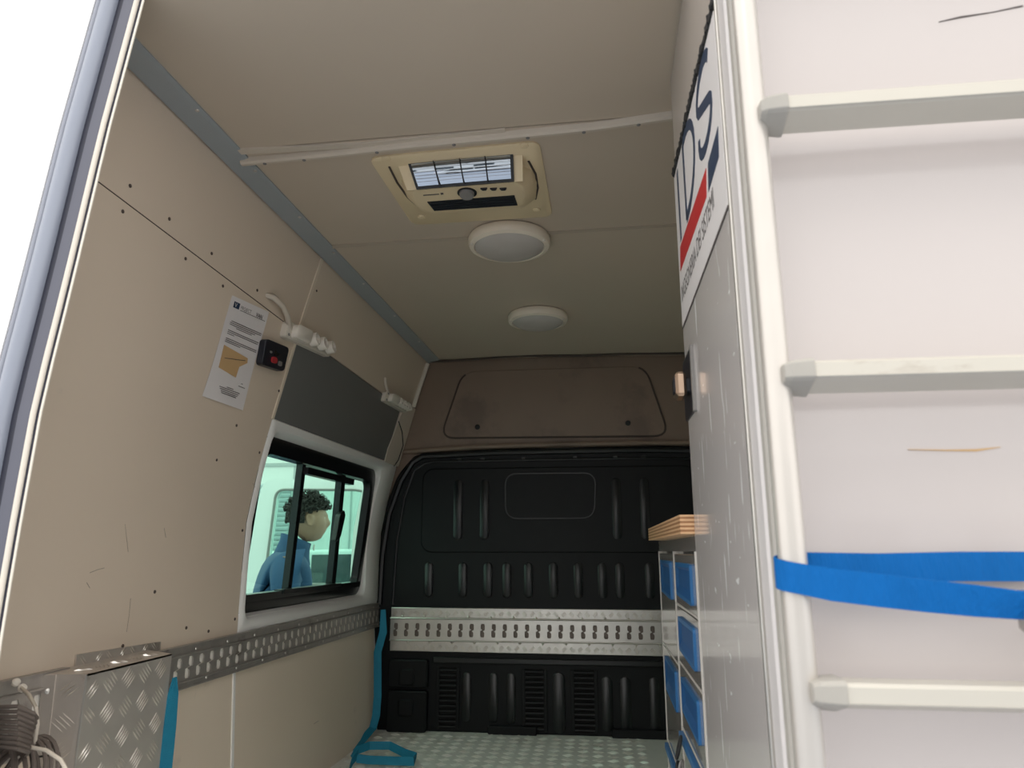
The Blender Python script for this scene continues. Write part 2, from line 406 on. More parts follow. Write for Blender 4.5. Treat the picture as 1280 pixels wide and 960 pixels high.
def slotted(mp, u0, u1, v0, v1, pitch, w, o, s0, s1, sk=.32):   # plate with a row of S-shaped key slots between heights s0 and s1
    mb = MB(); n = max(1, int((u1-u0)/pitch)); p = (u1-u0)/n; H = s1-s0
    rows = [(0,0,0), (.0,-.35,.35), (.12,-.5,.5), (.34,-.5,.5), (.46,-.5,.12), (.54,-.12,.5), (.66,-.5,.5), (.88,-.5,.5), (1,-.35,.35), (1,0,0)]
    mb_rows = []
    for k in range(n):
        a = u0+k*p; b = a+p; c = (a+b)/2
        for i in range(len(rows)-1):
            (t0, l0, r0), (t1, l1, r1) = rows[i], rows[i+1]
            sh0 = -w*sk if t0 < .5 else w*sk; sh1 = -w*sk if t1 < .5 else w*sk
            z0 = s0+H*t0; z1 = s0+H*t1
            if z1-z0 < 1e-6: continue
            mb.add([mp(a, z0, o), mp(c+l0*w+sh0, z0, o), mp(c+l1*w+sh1, z1, o), mp(a, z1, o)], [(0,1,2,3)])
            mb.add([mp(c+r0*w+sh0, z0, o), mp(b, z0, o), mp(b, z1, o), mp(c+r1*w+sh1, z1, o)], [(0,1,2,3)])
        mb.add([mp(a, v0, o), mp(b, v0, o), mp(b, s0, o), mp(a, s0, o)], [(0,1,2,3)])
        mb.add([mp(a, s1, o), mp(b, s1, o), mp(b, v1, o), mp(a, v1, o)], [(0,1,2,3)])
    return mb

# ================================================================== THE SETTING
MB().box(-40, 30, -40, 60, GZ-.1, GZ).build('ground', M['asphalt'], struct=True)
# floor
fl = MB().box(-1.12, .72, YR, YB+.05, FZ-.05, FZ).build('floor', M['floor_alu'], struct=True)
FM = lambda u, v, o=0.: Vector((u, v, FZ+o))
tread_bars(FM, -1.02, .17, YR+.02, YB-.02, 0, pitch=.060, L=.040, n=4, gap=.0095, h=.0024).build('tread', M['floor_bar'], fl, stuff=True)
tb = MB()
# ceiling
ce = MB(); ce.hexa([CM(-1.05,YR,-.045), CM(.78,YR,-.045), CM(.78,YB+.1,-.045), CM(-1.0,YB+.1,-.045), CM(-1.05,YR,-.10), CM(.78,YR,-.10), CM(.78,YB+.1,-.10), CM(-1.0,YB+.1,-.10)])
ce = ce.build('ceiling', M['white_metal'], struct=True)
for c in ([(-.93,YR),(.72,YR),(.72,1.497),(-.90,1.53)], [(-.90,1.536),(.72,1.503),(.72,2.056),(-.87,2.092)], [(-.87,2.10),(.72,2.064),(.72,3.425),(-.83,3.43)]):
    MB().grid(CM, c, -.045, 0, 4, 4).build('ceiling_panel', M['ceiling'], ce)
MB().hexa([CM(-.87,2.088,-.04), CM(.7,2.052,-.04), CM(.7,2.068,-.04), CM(-.87,2.104,-.04), CM(-.87,2.088,.0025), CM(.7,2.052,.0025), CM(.7,2.068,.0025), CM(-.87,2.104,.0055)]).build('joint_strip', M['joint'], ce)
# wall left: steel skin with the window opening
wl = MB(); HY0, HY1, HZ0, HZ1 = 2.15, 3.27, -.20, .38
for c in ([(YR,FZ-.05),(HY0,FZ-.05),(HY0,1.04),(YR,1.04)], [(HY1,FZ-.05),(YB+.05,FZ-.05),(YB+.05,1.04),(HY1,1.04)], [(HY0,FZ-.05),(HY1,FZ-.05),(HY1,HZ0),(HY0,HZ0)], [(HY0,HZ1),(HY1,HZ1),(HY1,1.04),(HY0,1.04)]):
    wl.grid(WM, c, -.075, -.012, 6, 14)
wl = wl.build('wall_left', M['white_metal'], struct=True, smooth=True)
def wpanel(c, m, o1=0., nm='wall_panel', o0=-.012, nu=4, nv=10): return MB().grid(WM, c, o0, o1, nu, nv).build(nm, m, wl, smooth=True)
g = .0015
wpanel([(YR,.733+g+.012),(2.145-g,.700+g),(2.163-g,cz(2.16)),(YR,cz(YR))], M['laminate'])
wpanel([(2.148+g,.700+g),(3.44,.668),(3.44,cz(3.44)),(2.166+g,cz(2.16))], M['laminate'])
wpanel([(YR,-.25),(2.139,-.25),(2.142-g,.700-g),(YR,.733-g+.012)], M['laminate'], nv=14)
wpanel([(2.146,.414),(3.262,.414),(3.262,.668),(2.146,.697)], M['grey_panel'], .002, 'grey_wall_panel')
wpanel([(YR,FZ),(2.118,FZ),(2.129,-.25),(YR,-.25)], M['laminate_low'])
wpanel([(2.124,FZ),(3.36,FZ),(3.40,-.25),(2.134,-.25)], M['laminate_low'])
MB().grid(WM, [(2.114,FZ),(2.128,FZ),(2.137,-.34),(2.126,-.34)], 0, .004, 1, 8).build('joint_strip', M['white_metal'], wl)
MB().grid(WM, [(2.138,.70),(2.152,.70),(2.172,.965),(2.158,.965)], 0, .004, 1, 8).build('joint_strip', M['laminate_low'], wl)
MB().grid(WM, [(2.134,.41),(2.146,.41),(2.151,.70),(2.139,.70)], 0, .004, 1, 8).build('joint_strip', M['laminate_low'], wl)
MB().grid(WM, [(YR,.7455),(2.14,.7005),(2.14,.7025),(YR,.7495)], -.01, -.0005, 8, 1).build('seam', M['dark_seam'], wl)
MB().grid(WM, [(2.15,.672-.0),(3.3,.662),(3.3,.668),(2.15,.7)], -.01, -.002, 8, 1).build('seam', M['dark_seam'], wl)
# scuffs on the beige laminate
for pts_ in ([(112,716),(122,712),(130,710)], [(108,728),(112,735)], [(163,748),(161,770),(158,790)], [(316,604),(321,615)], [(205,660),(207,672)], [(392,905),(398,901)], [(156,655),(160,690)]):
    q_ = [WM(*W(x, y), .0006) for x, y in pts_]; MB().tube(q_, .0007, 5).build('scuff', M['scuff'], wl)
# rivets and screws
def rivet_mesh(p, ax, r=.0045):
    mb = MB(); mb.lathe([(0,0),(r,0),(r*.85,r*.35),(r*.4,r*.55),(0,r*.6)], p, ax, 10); return mb
p0 = WM(1.30,.772,0); rv = MB().lathe([(.0,0),(.0045,0),(.004,.0018),(.002,.0028),(0,.003)], (0,0,0), (1,0,0), 10)
me_src = rv.build('rivet', M['dark_seam'], wl, local=True); me_src.location = p0-origin_of(wl)
cu = [(1.44,.762),(1.62,.752),(1.86,.74),(1.30,.712),(1.53,.700),(1.70,.693),(2.09,.672),(1.95,.357),(2.12,.30),(2.12,.06),(2.12,-.20),(1.87,-.20),(1.62,-.215),(1.98,-.22),(1.9,.25),(2.13,.50),(2.19,.86),(1.72,-.10)]
child_copies(me_src, [WM(a, b, 0) for a, b in cu])
# rear header over the opening and the outer roof skin
MB().bbox(-1.02, .72, YR-.03, YR+.03, 1.035, 1.14, .012).build('trim_7', M['van_white'], struct=True)
MB().rings([[(-1.0,y,1.06), (-.93,y,1.15), (-.5,y,1.20), (.15,y,1.20), (.62,y,1.15), (.72,y,1.06), (.6,y,1.11), (.15,y,1.165), (-.5,y,1.165), (-.9,y,1.11)] for y in (YR-.02, 2.2, YB+.1)]).build('trim_8', M['van_white'], struct=True)
# cove strip between wall and ceiling
cv = MB().rings([[Vector((wx(cz(y)-.004, y)+.004, y, cz(y)-.004)), Vector((wx(cz(y), y)+.066, y, cz(y)+.001)), Vector((wx(cz(y), y)+.066, y, cz(y)-.004)), Vector((wx(cz(y), y)+.055, y, cz(y)-.007)), Vector((wx(cz(y)-.012, y)+.006, y, cz(y)-.013))] for y in [YR+.01+i*(YB-.02-YR)/12 for i in range(13)]]).build('trim_1', M['cove'], struct=True)
sc = MB().lathe([(0,0),(.0055,0),(.0045,.002),(0,.003)], (0,0,0), (0,0,-1), 10).build('screw', M['alu'], cv, local=True)
sc.location = (wx(cz(1.1),1.1)+.055, 1.1, cz(1.1)-.006)
child_copies(sc, [(wx(cz(y),y)+.055, y, cz(y)-.0065) for y in (1.36,1.62,1.88,2.13,2.4,2.75,3.1)])
# right wall behind the cabinets
MB().box(.72,.80,YR,YB+.05,FZ-.05,1.05).build('wall_right', M['white_metal'], struct=True)

# ------------------------------------------------------------------ bulkhead
wf = MB().box(-1.10, .75, YB+.012, YB+.05, FZ, 1.05).build('wall_front', M['beige_metal'], struct=True)
MB().prism(BM, [(-1.0,.47),(.72,.47),(.72,.955),(-.83,.955)], -.012, -.002).build('header_panel', M['beige_metal'], wf)
tz = rpoly([(-.775,.545),(.345,.535),(.245,.885),(-.665,.885)], .075, 6)
MB().prism(BM, tz, -.002, .003, .004).build('header_pressing', M['beige_metal'], wf)
gk = MB().tube([BM(u, v, .002) for u, v in tz[24:]+tz[:19]], .0048, 6).build('pressing_groove', M['dark_seam'], wf)
for (x, y) in ((597,534),(785,529)):
    p = at(x, y, Y=YB); MB().lathe([(0,0),(.013,0),(.013,.004),(.008,.006),(0,.006)], (p.x, YB-.002, p.z), (0,-1,0), 14).build('grommet', M['rubber'], wf)
MB().tube([CM(-.84+i*.13, 3.425-.03*math.sin(math.pi*min(1, i/9)), .006+.004*math.sin(i*1.3)) for i in range(13)], .006, 8).build('ceiling_edge_trim', M['dark_seam'], wf)
MB().tube([BM(-.84+i*.13, .935+.014*math.sin(math.pi*min(1,i/9)), .012) for i in range(12)], .007, 8).build('header_lip', M['beige_metal'], wf)
MB().tube([BM(-.98,.478,.006), BM(-.6,.497,.014), BM(-.2,.503,.014), BM(.3,.503,.014), BM(.7,.49,.012)], .012, 8).build('header_flange', M['beige_metal'], wf)
# black plastic panel
bo = rpoly([(-1.075,FZ),(.71,FZ),(.71,.30),(.62,.475),(.3,.488),(-.5,.485),(-.90,.462),(-.985,.36),(-1.045,.19),(-1.072,-.05)], .03, 3)
MB().prism(BM, bo, -.012, .012, .006).build('black_panel', M['black_plastic'], wf)
# raised surround and the big upper pressing
def frame_strip(path, w_, h_, nm='moulded_edge'):
    mb = MB(); mb.tube([BM(u, v, .012) for u, v in path], .01, 8, flat=None) if False else mb.tube([BM(u, v, .011) for u, v in path], [w_]*len(path), 8)
    return mb.build(nm, M['black_rib'], wf, smooth=True)
frame_strip([(-1.05,-.25),(-1.045,-.02),(-1.02,.17),(-.965,.335),(-.91,.425),(-.86,.455),(-.5,.468),(.2,.47),(.60,.458),(.68,.30),(.70,-.2)], .016, 0)
frame_strip([(-.985,-.25),(-.975,.05),(-.945,.25),(-.90,.385),(-.85,.418),(-.8,.428),(.2,.43),(.55,.42)], .008, 0)
up = rrect(-.855, .46, -.01, .392, .055, 6)
MB().prism(BM, up, .012, .020, .005).build('upper_pressing', M['black_plastic'], wf)
bl = rpoly([(-.443,.148),(-.022,.148),(-.010,.36),(-.445,.362)], .06, 6)
MB().prism(BM, bl, .020, .024, .003).build('blanked_window', M['black_plastic'], wf)
MB().tube([BM(u, v, .021) for u, v in bl], .0045, 6, closed=True).build('window_gasket', M['black_rib'], wf, smooth=True)
ribs = []
for x in (573.5, 606.5, 771, 806): ribs.append((at(x, 640, Y=YB).x, .050, .335, .042, .020, .034))
for x in (536.5,579,610.5,634,661,692,723,753,775,812): ribs.append((at(x, 725, Y=YB).x, -.215, -.055, .040, .012, .028))
for x, a, b, ww in ((583.6,-.755,-.545,.042),(617,-.755,-.545,.042),(639,-.76,-.545,.042),(699,-.79,-.535,.055),(759,-.78,-.55,.05),(782,-.78,-.55,.05),(818,-.78,-.55,.045)):
    ribs.append((at(x, 870, Y=YB).x, a, b, ww, .012, .021 if ww < .055 else .036))
for cu_, a, b, ww, o0, o1 in ribs:
    MB().prism(BM, pill(cu_, a, b, ww), o0, o0+(o1-o0)*.75, .0045).build('rib', M['black_rib'], wf, smooth=True)
# screw heads along the top of the black panel
hb = MB().prism(lambda u, v, o=0: Vector((u, -o, v)), rrect(-.012,.012,-.006,.006,.004,3), 0, .018, .003).build('clip', M['black_rib'], wf, local=True)
hb.location = (at(575,578,Y=YB).x, YB-.012, .437)
child_copies(hb, [(at(x,575,Y=YB).x, YB-.012, .437) for x in (604,655,719,769,804)])
# lower louvres
for xa, xb in ((550,571),(657,680),(718,743)):
    a = at(xa, 870, Y=YB).x; b = at(xb, 870, Y=YB).x; z0, z1 = -.775, -.535
    MB().prism(BM, rrect(a-.016,b+.016,z0-.012,z1+.012,.012,3), .012, .0135).build('louvre_back', M['void'], wf)
    n = 11; p = (z1-z0)/n
    for sgn, (ua, ub) in enumerate(((a-.016,a),(b,b+.016))): MB().prism(BM, [(ua,z0-.01),(ub,z0-.01),(ub,z1+.01),(ua,z1+.01)], .0135, .022, .002).build('louvre_side', M['black_plastic'], wf)
    src = None
    for k in range(n+1):
        zz = z0+p*k
        o = MB().hexa([BM(a,zz-.006,.0135), BM(b,zz-.006,.0135), BM(b,zz-.004,.024), BM(a,zz-.004,.024), BM(a,zz+.005,.0135), BM(b,zz+.005,.0135), BM(b,zz+.003,.022), BM(a,zz+.003,.022)]).build('louvre_slat', M['black_plastic'], wf)
# boxy mouldings in the lower left corner of the bulkhead
for u0, u1, v0, v1 in ((-.985,-.80,-.80,-.625),(-.985,-.80,-.612,-.49),(-.93,-.86,-.60,-.53),(-.93,-.86,-.73,-.66)):
    MB().prism(BM, rrect(u0,u1,v0,v1,.012,3), .012, .05 if u0 < -.95 else .062, .006).build('corner_moulding', M['black_plastic'], wf)
MB().prism(BM, rrect(-.52,-.30,FZ,FZ+.035,.006,2), .012, .04, .004).build('foot_moulding', M['black_plastic'], wf)
MB().prism(BM, rrect(.03,.28,FZ,FZ+.035,.006,2), .012, .04, .004).build('foot_moulding', M['black_plastic'], wf)
MB().prism(BM, [(-.78,-.505),(.6,-.505),(.6,-.48),(-.78,-.48)], .012, .03, .004).build('moulded_edge', M['black_rib'], wf)

# ------------------------------------------------------------------ window 1 with its white surround and sliding panes
su = MB()
def dens(pts, nc=7, ns=10):      # rounded rectangle outline with its four straight sides subdivided
    out = []
    for q_ in range(4):
        cpts = pts[q_*(nc+1):(q_+1)*(nc+1)]; nx_ = pts[((q_+1)*(nc+1)) % len(pts)]; out += cpts; a_ = cpts[-1]
        out += [(a_[0]+(nx_[0]-a_[0])*t/ns, a_[1]+(nx_[1]-a_[1])*t/ns) for t in range(1, ns)]
    return out
def ring(u0, u1, v0, v1, r, o): return [WM(u, v, o) for u, v in dens(rrect(u0, u1, v0, v1, r, 7))]
su.rings([ring(2.142,3.44,-.245,.413,.004,.0), ring(2.15,3.43,-.238,.408,.02,.006), ring(2.165,3.30,-.218,.385,.05,.006), ring(2.172,3.275,-.205,.375,.05,-.004), [WS(u, v, -.045) for u, v in dens(rrect(2.168,3.268,-.190,.366,.055,7))], [WS(u, v, -.052) for u, v in dens(rrect(2.175,3.26,-.183,.360,.055,7))]], caps=False)
su = su.build('trim_2', M['white_metal'], struct=True, smooth=True)
def ringS(u0, u1, v0, v1, r, o): return [WS(u, v, o) for u, v in rrect(u0, u1, v0, v1, r, 7)]
wi = bpy.data.objects.new('window_1', None); COL.objects.link(wi); wi['kind'] = 'structure'; wi.location = (-1.13, 2.7, -.2)
MB().rings([ringS(2.165,3.27,-.193,.368,.055,-.05), ringS(2.165,3.27,-.193,.368,.055,-.03), ringS(2.18,3.255,-.183,.352,.05,-.028), ringS(2.205,3.222,-.152,.312,.042,-.032), ringS(2.21,3.217,-.147,.308,.04,-.062), ringS(2.165,3.27,-.193,.368,.055,-.066), ringS(2.165,3.27,-.193,.368,.055,-.05)], caps=False).build('window_frame', M['black_gloss'], wi, smooth=True)
def wbar(a, b, wdt, o0, o1, nm='frame_bar'):
    (ua, va), (ub, vb) = a, b
    return MB().grid(WS, [(ua-wdt/2,va),(ua+wdt/2,va),(ub+wdt/2,vb),(ub-wdt/2,vb)], o0, o1, 1, 8).build(nm, M['black_gloss'], wi)
b1t = W(374,583,-.045); b1b = W(356,742,-.045); b2t = W(424,598,-.035); b2b = W(412,738,-.035)
wbar((b1b[0],-.135),(b1t[0],.308), .030, -.058, -.034)
wbar((b2b[0],-.135),(b2t[0],.308), .042, -.052, -.026)
def pane(u0, u1, o, nm='window_pane'): return MB().grid(WS, [(u0,-.14),(u1,-.14),(u1,.31),(u0,.31)], o-.003, o, 1, 8).build(nm, M['green_glass'], wi, smooth=True)
pane(2.205, b1b[0], -.056); pane(b1b[0], b2b[0], -.050); pane(b2b[0], 3.22, -.056)
wbar((2.7,-.158),(2.7,-.135), 1.03, -.05, -.012, 'slide_track')
MB().grid(WS, [(b1b[0]-.10,-.146),(b2b[0]+.04,-.146),(b2b[0]+.04,-.132),(b1b[0]-.10,-.132)], -.045, -.008, 1, 1).build('slide_ledge', M['black_rib'], wi)
MB().grid(WS, [(b1b[0]-.02,.275),(b2b[0]+.06,.275),(b2b[0]+.06,.30),(b1b[0]-.02,.30)], -.05, -.024, 1, 1).build('slide_track', M['black_gloss'], wi)
hh = MB().prism(WS, rpoly([(b2b[0]-.10,.03),(b2b[0]-.05,.05),(b2b[0]-.03,.14),(b2b[0]-.05,.165),(b2b[0]-.09,.14)], .012, 3), -.026, -.004, .004).build('latch', M['black_gloss'], wi)
# pillar between window and bulkhead
pl = MB().rings([[WM(u0,v,-.01), WM(u0,v,.006), WM((u0+3.44)/2,v,.012), WM(3.44,v,.014), WM(3.44,v,-.01)] for v, u0 in ((.405,3.25),(.47,3.245),(.55,3.27),(.62,3.285),(.672,3.29),(.695,3.30))]).build('trim_3', M['pillar_metal'], struct=True, smooth=True)
MB().tube([WM(3.415,.70,.008), WM(3.418,.80,.008), WM(3.425,.925,.008)], .011, 10).build('trim_4', M['cream'], struct=True, smooth=True)
MB().tube([WM(3.26,.60,.012), WM(3.30,.555,.03), WM(3.37,.50,.03), WM(3.39,.43,.02), WM(3.38,.40,.01)], .0025, 6).build('cable', M['black_wire'], None)
bpy.data.objects['cable']; tag(bpy.data.objects['cable'], 'thin black wire looping down the white pillar beside the grey wall panel', 'wire')

# ------------------------------------------------------------------ doors
# door_2: right rear door, shut, seen from outside: its outer skin faces the camera
d2 = bpy.data.objects.new('door_2', None); COL.objects.link(d2); d2['kind'] = 'structure'; d2.location = (.5, .77, -.9)
DY = .772
skin = MB(); nx, nz_ = 14, 22
def skn(u, v, o=0.): return Vector((u, DY-.004*math.sin((u-.18)*5)-o+.012*max(0, (v-.4))**2, v))
skin.grid(skn, [(.182,-.95),(1.0,-.95),(1.0,1.10),(.182,1.10)], -.02, 0, nx, nz_)
skin.build('door_skin', M['van_white'], d2, smooth=True)
MB().bbox(.1765,.196,DY+.016,.845,-.95,1.08,.003).build('door_edge', M['edge_white'], d2)
MB().bbox(.1735,.182,DY+.018,DY+.034,-.95,1.08,.003).build('door_edge_bead', M['edge_white'], d2)
MB().bbox(.1755,.190,DY-.004,DY+.017,-.95,1.08,.004).build('door_seal', M['cap'], d2)
MB().box(.196,1.0,.80,.845,-.95,1.08).build('door_inner', M['van_white'], d2)
# scuffs on the door
def scuff(pts, wd, m=M['ink']):
    P = [at(x, y, Y=DY-.003) for x, y in pts]
    mb = MB(); mb.rings([[p+Vector((0,-.0012,w2)), p+Vector((0,-.0012,-w2)), p+Vector((0,.004,-w2)), p+Vector((0,.004,w2))] for p, w2 in zip(P, wd)])
    return mb.build('scuff', m, d2)
scuff([(1173,28),(1200,22),(1240,16),(1278,8)], [.0002,.0010,.0005,.0010])
scuff([(1135,562),(1180,563),(1220,563),(1250,559)], [.0002,.0006,.0012,.0003], M['orange'])
# trim_6: the left rear pillar of the body with its lip, rubber seals and white outer face
d1 = bpy.data.objects.new('trim_6', None); COL.objects.link(d1); d1['kind'] = 'structure'; d1.location = (-1.1, 1.15, -.9)
EY = 1.02; KS = EY/.42
def E1(dx, z, dy=0.):    # point on the leaning rear edge of the opening, dx metres out from the lip
    L_ = [(-1.1,-.885),(-.107,-.893),(.046,-.890),(.235,-.884),(.425,-.864),(.60,-.848),(.713,-.838),(.98,-.806),(1.2,-.78)]
    for (z0, x0), (z1, x1) in zip(L_, L_[1:]):
        if z <= z1: break
    return Vector((x0+(x1-x0)*(z-z0)/(z1-z0)-dx*KS, EY+dy*KS*.6, z))
def LW(z): return 1.0+.0*z
zs = [-1.0+i*(2.08/24) for i in range(25)]
def vstrip(dx0, dx1, dy0, dy1, m, nm):
    mb = MB(); mb.rings([[E1(dx0,z,dy0), E1(dx1,z,dy0), E1(dx1,z,dy1), E1(dx0,z,dy1)] for z in zs]); return mb.build(nm, m, d1)
def vtube(dx, dy, r, m, nm):
    mb = MB(); mb.tube([E1(dx,z,dy) for z in zs], r*KS, 16); return mb.build(nm, m, d1, smooth=True)
vstrip(0, .0016, .004, .0055, M['cream'], 'pillar_lip')
vstrip(.0014, .0045, .0052, .007, M['edge_navy'], 'seal_channel')
vtube(.0058, .004, .0019, M['cream'], 'pillar_bead')
vstrip(.0070, .0170, .004, .0065, M['edge_grey'], 'pillar_fold')
vstrip(.0165, .0390, .0052, .0075, M['edge_navy'], 'seal_channel')
vtube(.0278, .004, .0062, M['seal_light'], 'rubber_seal')
vtube(.0370, .004, .0022, M['paint_blue_grey'], 'pillar_bead')
mb = MB(); mb.rings([[E1(.0388,z,.0), Vector((-1.205+z*.05,EY-.01,z)), Vector((-1.245+z*.05,EY+.04,z)), Vector((-1.245+z*.05,EY+.09,z)), E1(.0388,z,.012)] for z in zs]); mb.build('pillar_skin', M['door_white'], d1, smooth=True)

# ================================================================== THINGS ON THE LEFT WALL
# cargo rail (two runs, the treadplate cover stands between them)
def cargo_rail(name, label, u0, u1, zt, zb, loc, mt):
    r = thing(name, label, 'rail', loc)
    h = zt-zb; s1 = zt-h*.26; s0 = zb+h*.20
    slotted(WM, u0, u1, zb, zt, .0505, .021, .012, s0, s1).build('slotted_face', mt, r, solid=.0022)
    MB().grid(WM, [(u0,s0-.01),(u1,s0-.01),(u1,s1+.01),(u0,s1+.01)], .004, .008, 10, 1).build('backing', M['slot_back'], r)
    for zz in (s1+h*.07, s0-h*.06):
        MB().tube([WM(u0+(u1-u0)*i/10, zz, .0155) for i in range(11)], .0032, 8).build('ridge', mt, r, smooth=True)
    for za, zc_ in ((zt,zt+.004),(zb-.004,zb)):
        MB().grid(WM, [(u0,za),(u1,za),(u1,zc_),(u0,zc_)], .0, .016, 10, 1).build('lip', mt, r)
    src = MB().lathe([(0,0),(.005,0),(.004,.002),(0,.003)], (0,0,0), (1,0,0), 10).build('rivet', M['alu'], r, local=True)
    n = int((u1-u0)/.16); pts = []
    for i in range(n+1):
        u = u0+.04+i*.16
        if u < u1: pts += [WM(u, zt-h*.10, .0155), WM(u+.06, zb+h*.08, .0155)]
    src.location = pts[0]-origin_of(r); child_copies(src, pts[1:])
    return r
cargo_rail('cargo_rail', 'long grey slotted cargo rail running under the side window', 1.70, 3.43, -.246, -.345, (-1.08, 2.5, -.345), M['rail_steel'])
cargo_rail('cargo_rail', 'short grey slotted rail at the left edge behind the coiled cable', .90, 1.44, -.238, -.375, (-1.09, 1.2, -.38), M['rail_steel'])
# treadplate cover box
bx = thing('treadplate_cover', 'silver treadplate cover box on the wall between the two slotted rails', 'metal cover', (-1.04, 1.55, FZ))
XF = -1.012
cor = at(108,843,X=XF); YN = cor.y; YF = at(214,826,X=XF).y; ZT = cor.z
wy0 = 1.385
def BF(u, v, o=0.): return Vector((XF+o, u, v))
MB().box(-1.085, XF, YN, YF, FZ, ZT).build('front_plate', M['tread_alu'], bx)
tread_bars(BF, YN-.01, YF+.01, -.70, ZT+.01, 0, pitch=.058, L=.036, n=5, gap=.0074, h=.0022, clip=False, inside=lambda a, b: YN+.003 < a < YF-.003 and b < ZT-.003).build('tread', M['tread_bar'], bx, stuff=True)
# side flank, slanting back to the wall
wyn = 1.375
def SF(u, v, o=0.):    # u: 0 at wall .. 1 at the front corner
    a = Vector((wx(v, wyn)+.012, wyn, v)); b = Vector((XF, YN, v)); n = Vector((YN-wyn, -(XF-a.x), 0)).normalized()
    return a+(b-a)*u+n*o
MB().prism(SF, [(0,FZ),(1,FZ),(1,ZT),(0,ZT)], -.004, 0).build('side_plate', M['tread_alu'], bx)
lenS = math.hypot(XF+1.075, YN-wyn)
tread_bars(lambda u, v, o=0.: SF(u/lenS, v, o), .012, lenS+.07, -.70, ZT+.02, 0, pitch=.058, L=.036, n=5, gap=.0074, h=.0025, clip=False, inside=lambda a, b: .004 < a < lenS-.003 and b < ZT-.004).build('tread', M['tread_bar'], bx, stuff=True)
MB().prism(SF, [(.0,-.40),(.30,-.40),(.30,ZT),(0,ZT)], 0, .003, .001).build('side_flange', M['tread_alu'], bx)
MB().tube([Vector((XF,YN,z)) for z in (FZ,-.5,ZT)], .0022, 8).build('corner_bead', M['alu'], bx)
MB().prism(SF, [(.0,-.384),(.62,-.380),(.62,-.382),(0,-.388)], .0032, .0045).build('cable_tie', M['black_wire'], bx)
ytop = [(YN,0),(YF,0)]
MB().add([Vector((XF,YN,ZT)), Vector((XF,YF,ZT)), WM(YF+.03,ZT+.004,.004), WM(wyn,ZT+.001,.004), Vector((XF,YN,ZT-.004)), Vector((XF,YF,ZT-.004)), WM(YF+.03,ZT,.004), WM(wyn,ZT-.003,.004)], [(0,1,2,3),(7,6,5,4),(0,4,5,1),(1,5,6,2),(2,6,7,3),(3,7,4,0)]).build('top_plate', M['tread_alu'], bx)
fa = W(77,842); fb = W(185,808); fc = W(78,824)
MB().grid(WM, [(1.47,-.245),(1.76,-.245),(1.76,-.222),(1.47,-.214)], .001, .004, 3, 1).build('wall_flange', M['tread_alu'], bx)
tread_bars(WM, 1.475, 1.755, -.243, -.217, .004, pitch=.040, L=.022, n=4, gap=.006, h=.0015).build('tread', M['tread_bar'], bx, stuff=True)
for p in (SF(.16, ZT-.03, .003), SF(.16,-.36,.003)): MB().lathe([(0,0),(.006,0),(.005,.002),(0,.003)], p, (.7,-.7,0), 10).build('rivet', M['alu'], bx)

tread_bars(lambda u, v, o=0.: Vector((XF-v, u, ZT+.002+o)), YN+.004, YF, .002, .075, 0, pitch=.055, L=.034, n=4, gap=.0074, h=.0018, clip=False, inside=lambda a, b: YN+.02 < a < YF-.003 and .003 < b < .07).build('tread', M['tread_bar'], bx, stuff=True)
# coiled grey cable hanging on the rail
cc = thing('coiled_cable', 'coiled grey-brown cable hung from the rail at the lower left', 'cable', (-.98, 1.16, -.62))
def CP(x, y, yy=1.20): return at(x, y, Y=yy)
for k in range(11):
    ph = random.uniform(-.3,.3); a = .050+random.uniform(-.010,.012); b = .085+random.uniform(-.01,.012); c = CP(4+k*.5, 998, 1.17)+Vector((random.uniform(-.01,.01), (k-5)*.007, random.uniform(-.012,.012)))
    MB().tube([c+Vector((a*math.cos(t), .03*math.sin(t+ph), b*math.sin(t)*(.9))) for t in [2*math.pi*i/28 for i in range(28)]], .0036, 7, closed=True).build('cable_loop', M['cable'], cc, smooth=True)
for k in range(9):      # the wrap across the top of the hank
    y0 = 884+k*6
    MB().tube([CP(-30,y0+6,1.13), CP(-4,y0,1.11), CP(22,y0-1+k*.6,1.11), CP(42-k*.8,y0+8,1.14), CP(46-k*2,y0+14,1.18)], .0034, 7).build('cable_wrap', M['cable'], cc, smooth=True)
MB().tube([CP(27,860,1.27), CP(36,868,1.23), CP(45,885,1.2), CP(47,905,1.2), CP(44,925,1.2), CP(38,935,1.2)], .0032, 7).build('cable_end', M['conduit'], cc, smooth=True)
MB().tube([CP(38,934,1.15), CP(58,938,1.14), CP(76,950,1.13), CP(90,975,1.13)], .0032, 7).build('cable_end', M['conduit'], cc, smooth=True)
for x, y in ((20,853),(28,860)): MB().lathe([(0,-.007),(.006,-.005),(.008,0),(.006,.005),(0,.007)], CP(x,y,1.285), (1,0,1), 10).build('knot', M['white_plastic'], cc, smooth=True)

# blue straps on the left
st = MB().ribbon([Vector((XF+.006,YF+.012,z)) for z in (-.292,-.33,-.40,-.50,-.60,-.72)], [(0,.2,0) if i == 0 else (.35,1,0) for i in range(6)], [.014,.028,.034,.034,.034,.034]).build('lashing_strap', M['teal_strap'], None)
tag(st, 'bright blue strap hanging straight down beside the treadplate cover box', 'strap')
sp = thing('lashing_strap', 'blue strap hanging from the rail end to the floor in front of the black bulkhead', 'strap', (-1.0, 3.35, FZ))
def SP(x, y, Y): return at(x, y, Y=Y)
MB().ribbon([SP(479,762,3.33), SP(479,790,3.33), SP(472,815,3.32), SP(472,870,3.30), SP(470,895,3.29), SP(466,910,3.27), SP(452,926,3.18), SP(436,938,3.08)], [(1,.3,0)]*5+[(1,.4,.2),(.7,.7,0),(.5,.8,0)], [.022,.034,.034,.034,.034,.034,.034,.034]).build('strap_drop', M['teal_strap'], sp)
fl_ = lambda x, y, h=0.: at(x, y, Z=FZ+.012+h)
